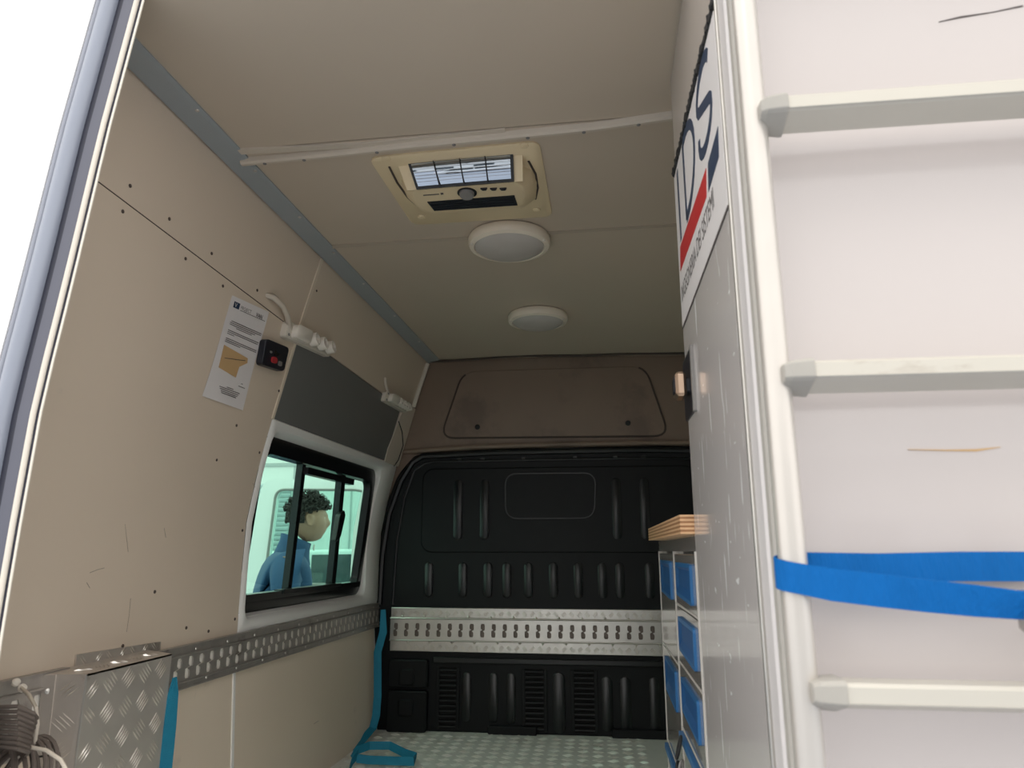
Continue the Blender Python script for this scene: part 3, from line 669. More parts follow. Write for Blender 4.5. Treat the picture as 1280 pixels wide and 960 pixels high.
MB().ribbon([fl_(441,948,.012), fl_(446,938,.035), fl_(462,932,.04), fl_(487,932,.035), fl_(505,941,.02), fl_(520,946,.014), fl_(517,952,.014), fl_(490,951,.012), fl_(462,950,.012), fl_(446,948,.018)], [(0,.25,1)]*10, .030, .0015).build('strap_loop', M['teal_strap'], sp)
MB().ribbon([fl_(448,942,.03), fl_(441,950,.02), fl_(437,960,.006), fl_(436,972,.004)], (0,.6,.8), .032).build('strap_tail', M['teal_strap'], sp)

# notice
def quadmap(c):      # bilinear map of a printed sheet: u right 0..1, v up 0..1 with the wall map
    def f(u, v, o=0.):
        a = (c[3][0]*(1-u)+c[2][0]*u, c[3][1]*(1-u)+c[2][1]*u); b = (c[0][0]*(1-u)+c[1][0]*u, c[0][1]*(1-u)+c[1][1]*u)
        y = a[0]*(1-v)+b[0]*v; z = a[1]*(1-v)+b[1]*v
        return WM(y, z, .0015+o+.002*math.sin(v*5+u*2))
    return f
PC = [W(290,369), W(335,390), W(302,513), W(252,495)]; PM = quadmap(PC)
pp = thing('notice_sheet', 'white printed notice with an orange slip taped to the beige wall', 'notice', WM(1.85,.40))
MB().grid(PM, [(0,0),(1,0),(1,1),(0,1)], 0, .0006, 4, 8).build('sheet', M['paper'], pp)
q = .0014
def pr(u0, u1, v0, v1, m, nm='print', o=q): return MB().grid(PM, [(u0,v0),(u1,v0),(u1,v1),(u0,v1)], o, o+.0003, 2, 1).build(nm, m, pp)
pr(.09,.235,.895,.955, M['ink_navy'], 'logo')
SM = lambda u, v, o=0.: PM(u, v, o)
text('V', .06, lambda u, v, o=0.: PM(u, v, o), .115, .905, q+.0005, M['paper'], pp, sx=1.6)
text('PROJECT', .052, SM, .27, .906, q, M['button_grey'], pp, sx=1.35)
text('VAN', .056, SM, .685, .902, q, M['ink'], pp, sx=1.55, bold=.0012)
pr(.27,.95,.893,.897, M['ink'])
for v, a, b in ((.765,.14,.95),(.748,.12,.95),(.731,.12,.80),(.714,.30,.72),(.672,.12,.95),(.655,.12,.93),(.638,.12,.30),(.592,.12,.95),(.575,.12,.95),(.558,.12,.52),(.235,.78,.82),(.205,.72,.90),(.155,.45,.62),(.138,.28,.80),(.121,.30,.78),(.104,.34,.76),(.088,.36,.74)):
    pr(a, b, v-.003, v+.003, M['ink'])
MB().prism(PM, [(.14,.30),(.60,.27),(.62,.38),(.80,.445),(.78,.49),(.12,.52)], q, q+.0005).build('orange_slip', M['orange'], pp)
MB().grid(PM, [(.20,.40),(.72,.455),(.74,.463),(.22,.408)], q+.0006, q+.0009, 2, 1).build('print', M['ink'], pp)
# control unit
UC = [W(325,423), W(353,435), W(346,465), W(318,456)]; UM = quadmap(UC)
un = thing('control_unit', 'small black control unit with a red button beside the notice', 'control unit', WM(2.02,.54))
MB().prism(UM, rrect(0,1,0,1,.12,4), 0, .022, .03).build('housing', M['unit_black'], un) if False else MB().prism(UM, rrect(0,1,0,1,.12,4), 0, .022).build('housing', M['unit_black'], un, bevel=.003)
MB().prism(UM, rrect(.42,.86,.50,.74,.03,3), .022, .0235).build('display', M['black_gloss'], un)
MB().prism(UM, rrect(.30,.55,.18,.42,.09,4), .022, .026).build('button', M['button_red'], un)
MB().prism(UM, rrect(.64,.80,.16,.34,.04,3), .022, .025).build('button', M['button_grey'], un)
MB().prism(UM, rrect(.22,.30,.52,.60,.03,3), .022, .0245).build('indicator', M['button_grey'], un)
text('AUTO', .16, UM, .48, .80, .0232, M['button_grey'], un) if False else None

# socket strips with conduit
def socket_strip(label, A, B, wid, n, con, nm='socket_strip'):
    A = Vector(A); B = Vector(B)         # wall (u, v) of the two ends
    r = thing(nm, label, 'socket strip', WM(A.x, A.y, 0)); ax = (B-A); L = ax.length; ax.normalize(); pv = Vector((-ax.y, ax.x))
    def SMp(u, v, o=0.): q_ = A+ax*u+pv*v; return WM(q_.x, q_.y, o)
    MB().prism(SMp, rrect(0,L,-wid/2,wid/2,.012,4), .0, .022, .005).build('base', M['socket_plastic'], r, smooth=True)
    MB().prism(SMp, rrect(.03,L*.40,-wid*.42,wid*.42,.012,4), .022, .044, .006).build('terminal_cover', M['white_plastic'], r, smooth=True)
    for k in range(n):
        cu_ = L*.40+(k+.5)*(L*.58)/n; rr = min(wid*.44, L*.27/n)
        MB().lathe([(rr,0),(rr,.024),(rr*.9,.027),(rr*.74,.027),(rr*.72,.012),(0,.012)], SMp(cu_,0,.02), (1,0,.15), 20).build('socket', M['white_plastic'], r, smooth=True)
        for s_ in (-1,1):
            c = SMp(cu_+s_*rr*.32, 0, .032); MB().lathe([(rr*.13,0),(rr*.13,.002),(0,.002)], c, (1,0,.15), 8).build('socket_hole', M['rubber'], r)
    for v_ in (-1,1): MB().lathe([(0,0),(.005,0),(.004,.003),(0,.003)], SMp(.014, v_*wid*.3, .022), (1,0,.15), 10).build('screw', M['button_grey'], r)
    MB().tube([WM(*W(x,y), o) for x, y, o in con], .009 if n < 4 else .007, 10).build('conduit', M['conduit'], r, smooth=True)
    return r
socket_strip('near white socket strip with three outlets and curved conduit beside the control unit', W(355,411,.01), W(411,438,.01), .052, 3, [(333,368,-.008),(337,372,.012),(345,383,.022),(351,396,.022),(356,410,.016),(358,414,.010)])
socket_strip('far small white socket strip above the corner of the window', W(479,495,.008), W(507,511,.008), .045, 5, [(481,472,.0),(479,480,.01),(480,490,.018),(482,498,.015)])

# ================================================================== CEILING FITTINGS
du = thing('cable_duct', 'thin pale cable duct crossing the ceiling beside the roof ventilator', 'cable duct', CM(-.35, 1.53, .03))
pa = [(302,206),(400,197),(520,184),(640,173),(740,163),(838,149)]
def at_o(x, y, o):      # hits the plane hanging o below the ceiling
    d = ray(x, y); k = (.976+.026*2.14-o)/(d.z+.026*d.y); p = d*k; return (p.x, p.y)
P = [Vector((*at_o(x, y, .014), 0)) for x, y in pa]
def on_ceiling(p, o): return CM(p.x, p.y, o)
mbd = MB(); mbd.rings([[on_ceiling(p,0)+Vector((0,-.012,0)), on_ceiling(p,0)+Vector((0,.012,0)), on_ceiling(p,.012)+Vector((0,.010,0)), on_ceiling(p,.016)+Vector((0,.004,0)), on_ceiling(p,.016)+Vector((0,-.004,0)), on_ceiling(p,.012)+Vector((0,-.010,0))] for p in [P[0]]+P[1:]+[P[-1]+Vector((.5,-.03,0))]])
mbd.build('duct', M['conduit'], du, smooth=False)
sc2 = MB().lathe([(0,0),(.005,0),(.004,.002),(0,.003)], (0,0,0), (0,0,-1), 10).build('screw', M['button_grey'], du, local=True)
sc2.location = on_ceiling(P[0]+(P[1]-P[0])*.3, .017)-origin_of(du)
child_copies(sc2, [on_ceiling(P[i]+(P[i+1]-P[i])*t, .017) for i, t in ((0,.8),(1,.6),(2,.4),(3,.2),(3,.9),(4,.6))])
MB().rings([[CM(-.885,1.525,0), CM(-.885,1.545,0), CM(-.885,1.545,.006), CM(-.885,1.525,.006)],[CM(-.55,1.535,0), CM(-.55,1.55,0), CM(-.55,1.55,.006), CM(-.55,1.535,.006)],[CM(-.2,1.517,0), CM(-.2,1.53,0), CM(-.2,1.53,.004), CM(-.2,1.517,.004)]]).build('trim_5', M['conduit'], struct=True)

# roof ventilator
vt = thing('roof_ventilator', 'yellowed cream roof ventilator with mirrored front in the ceiling', 'ventilator', CM(-.33,1.75,.08))
fo = rpoly([(-.566,1.60),(-.122,1.577),(-.114,1.966),(-.545,1.972)], .03, 4)
MB().prism(CM, fo, 0, .007, .004).build('flange', M['vent_plastic'], vt, smooth=True)
for x, y in ((483,203),(655,187),(671,263),(527,272)):
    p = at(x, y, Z=.972); MB().lathe([(0,0),(.012,0),(.010,.003),(0,.004)], on_ceiling(p,.007), (0,0,-1), 12).build('screw', M['vent_plastic'], vt)
body_o = .060
# housing: side cheeks, sloped mirror front, flat belly
def at_o(x, y, o):      # hits the plane hanging o below the ceiling
    d = ray(x, y); k = (.976+.026*2.14-o)/(d.z+.026*d.y); p = d*k; return (p.x, p.y)
X0, X1 = -.482, -.186
def HB(u, v, o): return CM(u, v, o)
hs = MB()
# belly outline (rounded back corners), loft to ceiling
bel = [(-.458,1.665),(-.200,1.655),(-.178,1.69),(-.176,1.74),(-.188,1.775),(-.205,1.785),(-.43,1.795),(-.452,1.785),(-.468,1.75),(-.470,1.70)]
top_ = [(-.468,1.672),(-.190,1.662),(-.150,1.70),(-.140,1.76),(-.150,1.85),(-.19,1.90),(-.45,1.905),(-.50,1.88),(-.520,1.80),(-.512,1.71)]
NB = len(bel)
fr_ = [(X0+.012,1.640),(X1-.014,1.628)]
mb = MB(); mb.rings([[CM(u,v,.004) for u, v in top_], [CM(u,v,.022) for u, v in [((a*3+c)/4,(b*3+d)/4) for (a,b),(c,d) in zip(top_,bel)]], [CM(u,v,.056) for u, v in [((a+c*4)/5,(b+d*4)/5) for (a,b),(c,d) in zip(top_,bel)]], [CM(u,v,body_o) for u, v in bel]])
mb.build('housing', M['vent_plastic'], vt, smooth=True)
# mirror: steep glazed front
def mirror_pt(s, t, o=0.):     # s 0..1 left-right, t 0..1 bottom-top
    xb = -.445+(.245)*s; xt = -.462+(.262)*s
    bot = CM(xb, 1.655-.010*s, body_o+.004); tp = CM(xt, 1.634-.012*s, -.0+.006)
    p = bot*(1-t)+tp*t; return p+Vector((0,-.92,-.38)).normalized()*o
MB().prism(mirror_pt, [(-.03,-.08),(1.03,-.08),(1.03,1.03),(-.03,1.03)], -.012, .001).build('front_frame', M['black_gloss'], vt)
MB().grid(lambda a_, t_, o_=0.: mirror_pt(a_, t_, o_+.0035*(1-(2*t_-1)**2)+.004*(1-(2*a_-1)**2)-.001), [(0,.04),(1,.04),(1,.97),(0,.97)], .0005, .002, 20, 14).build('mirror', M['mirror'], vt, smooth=True)
for ca, cb in ((-.14,-.03),(1.03,1.12)): MB().prism(mirror_pt, [(ca,-.08),(cb,-.08),(cb,1.03),(ca,1.03)], -.02, -.005).build('front_cheek', M['vent_plastic'], vt)
for s_ in (.235,.50,.755): MB().tube([mirror_pt(s_,0,.010), mirror_pt(s_,1,.010)], .0014, 6).build('guard_wire', M['black_gloss'], vt)
for t_ in (.2,.33,.46,.6,.74,.88): MB().tube([mirror_pt(0,t_,.0095), mirror_pt(1,t_,.0095)], .0004, 6).build('guard_wire', M['rail_steel'], vt)
def bellyxy(x, y): return at_o(x, y, body_o)
k0 = bellyxy(584,241)
MB().lathe([(.020,-.006),(.020,.010),(.017,.014),(0,.015)], CM(k0[0],k0[1]-.004,body_o), (0,-.25,-1), 24).build('knob', M['button_grey'], vt, smooth=True)
MB().lathe([(.026,0),(.026,.003),(0,.003)], CM(k0[0],k0[1]-.002,body_o), (0,0,-1), 24).build('knob_seat', M['dark_louvre'], vt, smooth=True)
pts = [bellyxy(x,y) for x, y in ((534,252),(643,244),(647,256),(543,263))]
MB().prism(CM, pts, body_o, body_o+.002).build('grille', M['dark_louvre'], vt)
for i in range(4):
    t = (i+.5)/4; a = (pts[0][0]*(1-t)+pts[3][0]*t, pts[0][1]*(1-t)+pts[3][1]*t); b = (pts[1][0]*(1-t)+pts[2][0]*t, pts[1][1]*(1-t)+pts[2][1]*t)
    MB().tube([CM(a[0]+.004,a[1],body_o+.003), CM(b[0]-.004,b[1],body_o+.003)], .0012, 6).build('grille_bar', M['unit_black'], vt)
for x in (605,617,629):
    c = bellyxy(x, 235.5); MB().prism(CM, rpoly([(c[0]-.010,c[1]-.004),(c[0]+.010,c[1]-.004),(c[0]+.005,c[1]+.006),(c[0]-.005,c[1]+.006)], .002, 2), body_o, body_o+.004, .001).build('button', M['unit_black'], vt)
MB().prism(CM, [bellyxy(x,y) for x, y in ((529,243.5),(549,242),(549,243.2),(529,244.7))], body_o, body_o+.0006).build('lettering', M['ink'], vt)
MB().prism(CM, [bellyxy(x,y) for x, y in ((550.5,241),(554,240.8),(554.3,243),(551,243.3))], body_o, body_o+.0006).build('logo', M['ink'], vt)
# dark gaps at the flanks of the housing
MB().tube([CM(-.156,1.655,.008), CM(-.143,1.72,.008), CM(-.143,1.79,.008), CM(-.155,1.85,.008)], .003, 6).build('housing_gap', M['dark_seam'], vt)
MB().tube([CM(-.522,1.64,.008), CM(-.523,1.72,.008), CM(-.515,1.80,.008), CM(-.50,1.85,.008)], .003, 6).build('housing_gap', M['dark_seam'], vt)

# lamps
def lamp(label, cx, cy, r):
    t = thing('ceiling_lamp', label, 'ceiling lamp', CM(cx, cy, .05), 'round ceiling lamps'); c = CM(cx, cy, 0); A = (0,0,-1)
    MB().lathe([(r*.97,0),(r,.006),(r,.020),(r*.965,.030),(r*.86,.035),(r*.84,.030),(r*.82,.02),(0,.02)], c, A, 56).build('lamp_ring', M['lamp_ring'], t, smooth=True)
    MB().lathe([(r*.84,.022),(r*.835,.032),(r*.72,.042),(r*.5,.048),(r*.25,.051),(0,.052)], c, A, 56).build('diffuser', M['diffuser'], t, smooth=True)
    for a in (200, 340): MB().lathe([(0,0),(.006,0),(.005,.003),(0,.003)], c+Vector((math.cos(math.radians(a))*r*.92, math.sin(math.radians(a))*r*.92, -.032)), A, 10).build('screw', M['white_plastic'], t)
    return t
lamp('near round cream ceiling lamp with frosted lens next to the ventilator', -.262, 2.105, .132)
lamp('round cream ceiling lamp farther from the ventilator, close to the bulkhead', -.232, 2.83, .125)

# ================================================================== BULKHEAD RAIL
br = thing('bulkhead_rail', 'bright aluminium treadplate band with slotted rail across the black bulkhead', 'rail', (-.3, YB-.05, -.46))
RX0, RX1 = -.985, .66
RMp = lambda u, v, o=0.: Vector((u, YB-.030-o, v+.004*math.sin(u*3)))
MB().prism(BM, [(RX0,-.455),(RX1,-.460),(RX1,-.262),(RX0,-.262)], .012, .030, .002).build('treadplate', M['alu'], br)
tread_bars(lambda u, v, o=0.: BM(u, v, .030+o), RX0+.002, RX1, -.3045, -.262, 0, pitch=.036, L=.024, n=4, gap=.006, h=.0022, clip=False, inside=lambda a, b: -.302 < b < -.264).build('tread', M['tread_bar'], br, stuff=True)
tread_bars(lambda u, v, o=0.: BM(u, v, .030+o), RX0+.002, RX1, -.456, -.411, 0, pitch=.036, L=.024, n=4, gap=.006, h=.0022, clip=False, inside=lambda a, b: -.454 < b < -.413).build('tread', M['tread_bar'], br, stuff=True)
MBf = lambda u, v, o=0.: BM(u, v, o)
slotted(MBf, RX0+.002, RX1, -.402, -.313, .0508, .019, .042, -.389, -.330, .06).build('slotted_face', M['alu'], br, solid=.003)
MB().prism(BM, [(RX0,-.395),(RX1,-.395),(RX1,-.322),(RX0,-.322)], .0302, .032).build('backing', M['brown_backing'], br)
for zz, rr in ((-.309,.004),(-.406,.004)):
    MB().tube([BM(RX0+(RX1-RX0)*i/8, zz, .040) for i in range(9)], rr, 8).build('ridge', M['alu'], br, smooth=True)
sr = MB().lathe([(0,0),(.006,0),(.005,.002),(0,.004)], (0,0,0), (0,-1,0), 10).build('rivet', M['tread_bar'], br, local=True)
sr.location = BM(-.93,-.302,.032)-origin_of(br)
child_copies(sr, [BM(-.93+.105*i, -.302-(.0 if i % 2 else .002), .032) for i in range(1,15)]+[BM(-.90+.105*i, -.414, .032) for i in range(15)])

# ================================================================== RIGHT HAND CABINETS
YN2, YF2 = .848, 1.385
tc_ = thing('tall_cabinet', 'tall grey cabinet with white logo sheet and scratched glossy flank on the right', 'cabinet', (.4, 1.1, FZ))
MB().box(XC+.004, .70, YN2, YF2, FZ, .93).build('body', M['cab_white'], tc_)
zl = .765
MB().prism(KM, [(YN2+.002,FZ+.002),(YF2,FZ+.002),(YF2,zl),(YN2+.002,zl-.035)], -.006, 0, .0015).build('side_panel', M['cab_grey'], tc_)
MB().prism(KM, [(YN2+.002,zl-.028),(YF2,zl+.007),(YF2,.992),(YN2+.002,1.0)], -.004, -.003).build('upper_panel', M['cab_white'], tc_)
MB().box(XC+.004, .70, YN2, YF2, .93, .990).build('top_box', M['cab_white'], tc_)
MB().bbox(XC-.0025, XC+.004, YN2-.002, YN2+.006, FZ, .99, .001).build('edge_profile', M['alu'], tc_)
# worn black edge where the sheet is broken off
mbk = MB(); rs = []
for i in range(121):
    t = i/120; y = YN2+.004+(YF2-YN2-.004)*t; z = zl-.033+.036*t; n1 = abs(math.sin(i*.31)+math.sin(i*.83+1))/2; n2 = abs(math.sin(i*.23+2)+math.sin(i*1.07))/2; a = .002+.010*n1+.004*random.random(); b = .002+.010*n2*n2+.005*random.random()
    rs.append([KM(y,z-a,.0), KM(y,z+b,.0), KM(y,z+b*.6,.003+.003*random.random()), KM(y,z-a*.6,.003+.002*random.random())])
mbk.rings(rs).build('torn_edge', M['rubber'], tc_)
# logo sheet
sh = MB().prism(KM, [(YN2+.016,.432),(YF2-.002,.432),(YF2-.002,zl-.008),(YN2+.016,zl-.042)], .0002, .0012).build('logo_sheet', M['sticker'], tc_)
MB().prism(KM, [(YN2+.016,.428),(YF2-.002,.428),(YF2-.002,.4315),(YN2+.016,.4315)], .0002, .0016).build('sheet_edge', M['ink'], tc_)
def kp(x, y): p = at(x, y, X=XC-.001); return (p.y, p.z)
pr_ = []
def kpoly(pts, m, nm): return MB().prism(KM, [kp(*q_) for q_ in pts], .0012, .0018).build(nm, m, tc_)
kpoly([(851,339),(850.5,309),(883,210),(883.5,246)], M['ink_red'], 'logo_bar')
kpoly([(886,240),(885.5,204),(898,158),(899,196)], M['ink_navy'], 'logo_bar')
# big letters (left to right runs from the bulkhead towards the rear door)
def letter(strokes, nm='letter'):
    mb = MB()
    for path in strokes:
        pts = [Vector(p) for p in path]; L_, R_ = [], []
        for i, p in enumerate(pts):
            t = (pts[min(i+1,len(pts)-1)]-pts[max(i-1,0)]).normalized(); n_ = Vector((-t.y,t.x))*.0095; L_.append(p+n_); R_.append(p-n_)
        b = len(mb.v)
        for a_, c_ in zip(L_, R_): mb.v += [KM(a_.x,a_.y,.0012), KM(c_.x,c_.y,.0012), KM(c_.x,c_.y,.0018), KM(a_.x,a_.y,.0018)]
        for i in range(len(pts)-1):
            for j in range(4): k2 = (j+1) % 4; mb.f.append((b+i*4+j, b+i*4+k2, b+i*4+4+k2, b+i*4+4+j))
        mb.f.append((b,b+1,b+2,b+3)); e = b+4*(len(pts)-1); mb.f.append((e+3,e+2,e+1,e))
    return mb.build(nm, M['ink_navy'], tc_)
zb_, zt_ = .592, .742
uI = 1.325
letter([[(uI,zb_),(uI,zt_)]])
uD = 1.230
letter([[(uD,zb_),(uD,zt_)], [(uD,zb_)]+[(uD-.02-.115*math.sin(math.pi*k/14), (zb_+zt_)/2-(zt_-zb_)/2*math.cos(math.pi*k/14)) for k in range(15)]+[(uD,zt_)]])
def arc(cx, cy, rx, ry, a0, a1, n=10): return [(cx-rx*math.cos(math.radians(a0+(a1-a0)*k/n)), cy+ry*math.sin(math.radians(a0+(a1-a0)*k/n))) for k in range(n+1)]
uS = .985; h4 = (zt_-.02-zb_)/4
letter([arc(uS, zb_+3*h4, .062, h4, 20, 200)[:-1]+[(uS+.05, zb_+2.6*h4),(uS,zb_+2*h4),(uS-.05,zb_+1.4*h4)]+arc(uS, zb_+h4, .062, h4, 10, -200)])
text('INGEGNERIA DEI SISTEMI', .046, KM, YF2-.02, .476, .0016, M['ink'], tc_, 'lettering', sx=.80, flip=True)
# paddle latch
a1 = at(865,440,X=XC); a2 = at(870,505,X=XC)
ly0, ly1, lz0, lz1 = 1.235, 1.40, .255, .395
MB().prism(KM, rrect(1.268,1.402,.243,.362,.012,4), 0, .003, .001).build('latch_plate', M['unit_black'], tc_)
MB().prism(KM, rrect(1.256,1.270,.238,.360,.003,2), 0, .006, .002).build('latch_rim', M['button_grey'], tc_)
MB().bbox(.1465, .166, 1.300, 1.352, .276, .322, .005).build('latch_handle', M['brass'], tc_)
MB().bbox(.164, .176, 1.310, 1.345, .285, .312, .002).build('latch_stem', M['unit_black'], tc_)
MB().bbox(.1445, .1500, 1.3100, 1.342, .284, .314, .002).build('latch_insert', M['unit_black'], tc_)

# drawer cabinet
dr = thing('drawer_cabinet', 'grey steel drawer cabinet with blue recessed handles beyond the tall cabinet', 'drawer cabinet', (.4, 1.82, FZ))
YD0, YD1, YM = 1.388, 2.235, 1.795
MB().box(XC+.010, .70, YD0, YD1, FZ, .030).build('body', M['drawer'], dr)
MB().prism(KM, [(YD0,-.002),(YD1,-.002),(YD1,.030),(YD0,.030)], -.012, -.001).build('top_rail', M['drawer'], dr)
def stile(y, wdt=.008): return MB().prism(KM, [(y-wdt/2,FZ),(y+wdt/2,FZ),(y+wdt/2,-.002),(y-wdt/2,-.002)], -.012, .002).build('stile', M['white_lip'], dr)
stile(YD0+.003,.006); stile(YM,.010); stile(YD1-.004,.008)
def drawer(y0, y1, z0, z1, hy0, hy1, hz0, hz1, full=False):
    d = MB().prism(KM, [(y0,z0+.003),(y1,z0+.003),(y1,z1-.004),(y0,z1-.004)], -.012, .0005, .001).build('drawer', M['drawer'], dr)
    MB().prism(KM, [(y0,z0-.001),(y1,z0-.001),(y1,z0+.003),(y0,z0+.003)], -.012, .0015).build('drawer_lip', M['white_lip'], d)
    if full:
        MB().prism(KM, [(hy0,hz0),(hy1,hz0),(hy1,hz1),(hy0,hz1)], .0005, .010, .002).build('handle', M['bott_blue'], d); return
    o = rpoly([(hy0,hz0),(hy1,hz0+.006),(hy1,hz1),(hy0,hz1)], .008, 3); i1 = inset(o, .008); c = ((hy0+hy1)/2, (hz0+hz1)/2)
    i2 = [(c[0]+(a-c[0])*.82, c[1]+.006+(b-c[1])*.62) for a, b in i1]
    mb = MB(); mb.rings([[KM(a,b,.0005) for a,b in o],[KM(a,b,.006) for a,b in o],[KM(a,b,.006) for a,b in i1]], caps=False); mb.build('handle_rim', M['bott_blue'], d)
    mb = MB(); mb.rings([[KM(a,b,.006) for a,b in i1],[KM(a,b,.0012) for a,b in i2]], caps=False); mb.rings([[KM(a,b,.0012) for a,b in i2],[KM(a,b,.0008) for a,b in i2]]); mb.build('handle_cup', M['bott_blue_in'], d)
zr = [-.004,-.122,-.250,-.392,-.56,-.78]
for i in range(5):
    if i < 3: drawer(YD0+.008, YM-.006, zr[i+1], zr[i], 1.45, 1.72, zr[i]-.10, zr[i]-.022)
    else: drawer(YD0+.008, YM-.006, zr[i+1], zr[i], YD0+.012, YM-.01, zr[i]-.022, zr[i]-.006, True)
zr2 = [-.004,-.262,-.52,-.78]
for i in range(3):
    if i < 2: drawer(YM+.006, YD1-.010, zr2[i+1], zr2[i], 1.86, 2.14, zr2[i]-.115, zr2[i]-.022)
    else: drawer(YM+.006, YD1-.010, zr2[i+1], zr2[i], YM+.012, YD1-.016, zr2[i]-.022, zr2[i]-.006, True)
# worktop: laminated plywood, ply by ply
wt = thing('worktop', 'thick plywood worktop with striped raw edge lying on the drawer cabinet', 'worktop', (.4, 1.83, .030))
npl = 9; zt0, zt1 = .030, .0655
for k in range(npl):
    a = zt0+(zt1-zt0)*k/npl; b = zt0+(zt1-zt0)*(k+1)/npl; j = .0006*(k % 2)
    MB().box(.1505+j, .70, 1.3885+j, 2.29-j, a, b).build('ply', M['ply_a'] if k % 2 == 0 else M['ply_b'], wt)
# keys / carabiner hanging from the lower handle
ks = thing('key_bunch', 'dark bunch of clips and keys hanging on the lowest blue drawer handle', 'keys', (XC-.03, 1.66, -.52))
for k, (dy, dz, a, b) in enumerate(((0,-.41,.010,.022),(-.012,-.45,.008,.020),(.010,-.462,.009,.02),(-.004,-.495,.012,.022),(-.03,-.50,.009,.018),(.006,-.53,.010,.02))):
    MB().tube([Vector((XC-.020+.006*math.sin(t+k), 1.69+dy*1.5+a*math.cos(t)*1.3, dz+b*math.sin(t))) for t in [2*math.pi*i/16 for i in range(16)]], .003, 7, closed=True).build('clip', M['button_grey'] if k % 2 else M['rubber'], ks, smooth=True)
for k in range(4):
    MB().prism(KM, rrect(1.60+.03*k,1.62+.03*k,-.56,-.51,.006,3), .012+.003*k, .015+.003*k).build('key', M['rail_steel'] if k % 2 else M['rubber'], ks)

# ================================================================== LADDER ON THE REAR DOOR
ld = thing('ladder', 'silver aluminium ladder with round rails mounted on the white rear door', 'ladder', (.40, .72, -.95))
LY = .72
for X_ in (.1805, .665):
    MB().tube([Vector((X_+.0*z,LY,z)) for z in (-.95,-.4,0,.4,1.12)], .0132, 24).build('rail', M['ladder'], ld, smooth=True)
rp = [(-.020,-.003),(-.020,-.016),(-.016,-.0185),(.012,-.0265),(.016,-.024),(.016,-.003),(.010,.0),(-.017,.0)]
def rung(z):
    mb = MB(); mb.rings([[Vector((x,LY-.006+a*1.05,z+b)) for a, b in rp] for x in (.206,.30,.45,.655)]); o = mb.build('rung', M['rung'], ld)
    MB().tube([Vector((.206,LY-.027,z-.0165)), Vector((.655,LY-.027,z-.0165))], .0007, 6).build('rung_groove', M['cap'], o)
    for x0, x1 in ((.183,.210),(.650,.664)):
        mb = MB(); s_ = [(.80,x0),(1.0,x0+.006),(1.12,x1-.004),(1.12,x1)]
        mb.rings([[Vector((x,LY-.006+(a*1.05)*k+.0,z-.012+(b+.012)*(k*1.08))) for a, b in rp] for k, x in s_]); mb.build('rung_cap', M['cap'], o, bevel=.001)
for z in (-.697,-.404,-.113,.179,.470,.762): rung(z)
# blue ratchet strap round the ladder rail
bs = thing('ratchet_strap', 'vivid blue ratchet strap looped round the silver ladder rail', 'strap', (.3, .71, -.10))
def SY(x, y, Y): return at(x, y, Y=Y)
back = [((1300,708),.752),((1200,708),.750),((1100,710),.746),((1010,708.5),.742),((990,709),.740)]
pth = [SY(*p, y) for p, y in back]
c0 = Vector((.1805, LY, pth[-1].z))
zA = pth[-1].z; fr0 = SY(1000,724,.700); 
arcp = []
for k in range(0,11):
    a = math.radians(80+200*k/10); t = k/10
    arcp.append(Vector((.1805+.0158*math.cos(a), LY+.0158*math.sin(a), zA*(1-t)+fr0.z*t)))
front = [SY(1040,731,.699), SY(1100,738,.698), SY(1160,745,.697), SY(1220,751,.696), SY(1270,756,.695), SY(1290,757,.695)]
path = pth+arcp+front
wd = [.0275]*(len(pth)+len(arcp))+[.0285,.029,.0285,.028,.026,.025]
MB().ribbon(path, [(0,0,1)]*(len(pth)+len(arcp)+1)+[(0,-.1,1),(0,-.2,1),(0,-.3,1),(0,-.4,1),(0,-.4,1)], wd, .0011).build('webbing', M['blue_strap'], bs, smooth=True)
rc = SY(1290,764,.70)
MB().bbox(rc.x-.008, rc.x+.07, rc.y-.014, rc.y+.014, rc.z-.02, rc.z+.018, .005).build('ratchet', M['rail_steel'], bs)
MB().tube([rc+Vector((.06,-.01,.02)), rc+Vector((.10,-.02,.03)), rc+Vector((.14,-.018,.025))], .006, 10).build('ratchet_handle', M['rubber'], bs, smooth=True)

# ================================================================== OUTSIDE
# the van's own open cab door
cdoor = thing('cab_door', 'open white cab door with glass, standing outside beyond the side window', 'car door', (-1.7, 4.75, GZ+.3))
def DM(u, v, o=0.):      # u metres from the hinge towards the free edge, v height
    return Vector((-1.30-u*.965, 4.86-u*.16-o, v))
outer = rpoly([(0,-1.05),(1.06,-1.05),(1.10,-.2),(1.02,.485),(.10,.44),(0,.30)], .10, 5)
inn = rpoly([(.10,-.22),(.955,-.22),(.92,.405),(.335,.405),(.12,.30)], .06, 5)
def ringbuild(o_, i_, nm, m, oo0, oo1):
    n = 72
    def samp(pts):
        P_ = [Vector(p) for p in pts]; c = Vector(((.55), .09)); out = []
        for k in range(n):
            a = 2*math.pi*k/n; d = Vector((math.cos(a), math.sin(a))); best = None
            for i in range(len(P_)):
                p, q_ = P_[i], P_[(i+1) % len(P_)]; e = q_-p; den = d.x*e.y-d.y*e.x
                if abs(den) < 1e-9: continue
                t = ((p.x-c.x)*e.y-(p.y-c.y)*e.x)/den; s_ = ((p.x-c.x)*d.y-(p.y-c.y)*d.x)/den
                if t > 0 and -1e-6 <= s_ <= 1+1e-6 and (best is None or t < best): best = t
            out.append(c+d*(best or .1))
        return out
    A_, B_ = samp(o_), samp(i_)
    mb = MB(); mb.rings([[DM(p.x,p.y,oo0) for p in A_],[DM(p.x,p.y,oo1) for p in A_],[DM(p.x,p.y,oo1) for p in B_],[DM(p.x,p.y,oo0) for p in B_],[DM(p.x,p.y,oo0) for p in A_]], caps=False)
    return mb.build(nm, m, cdoor)
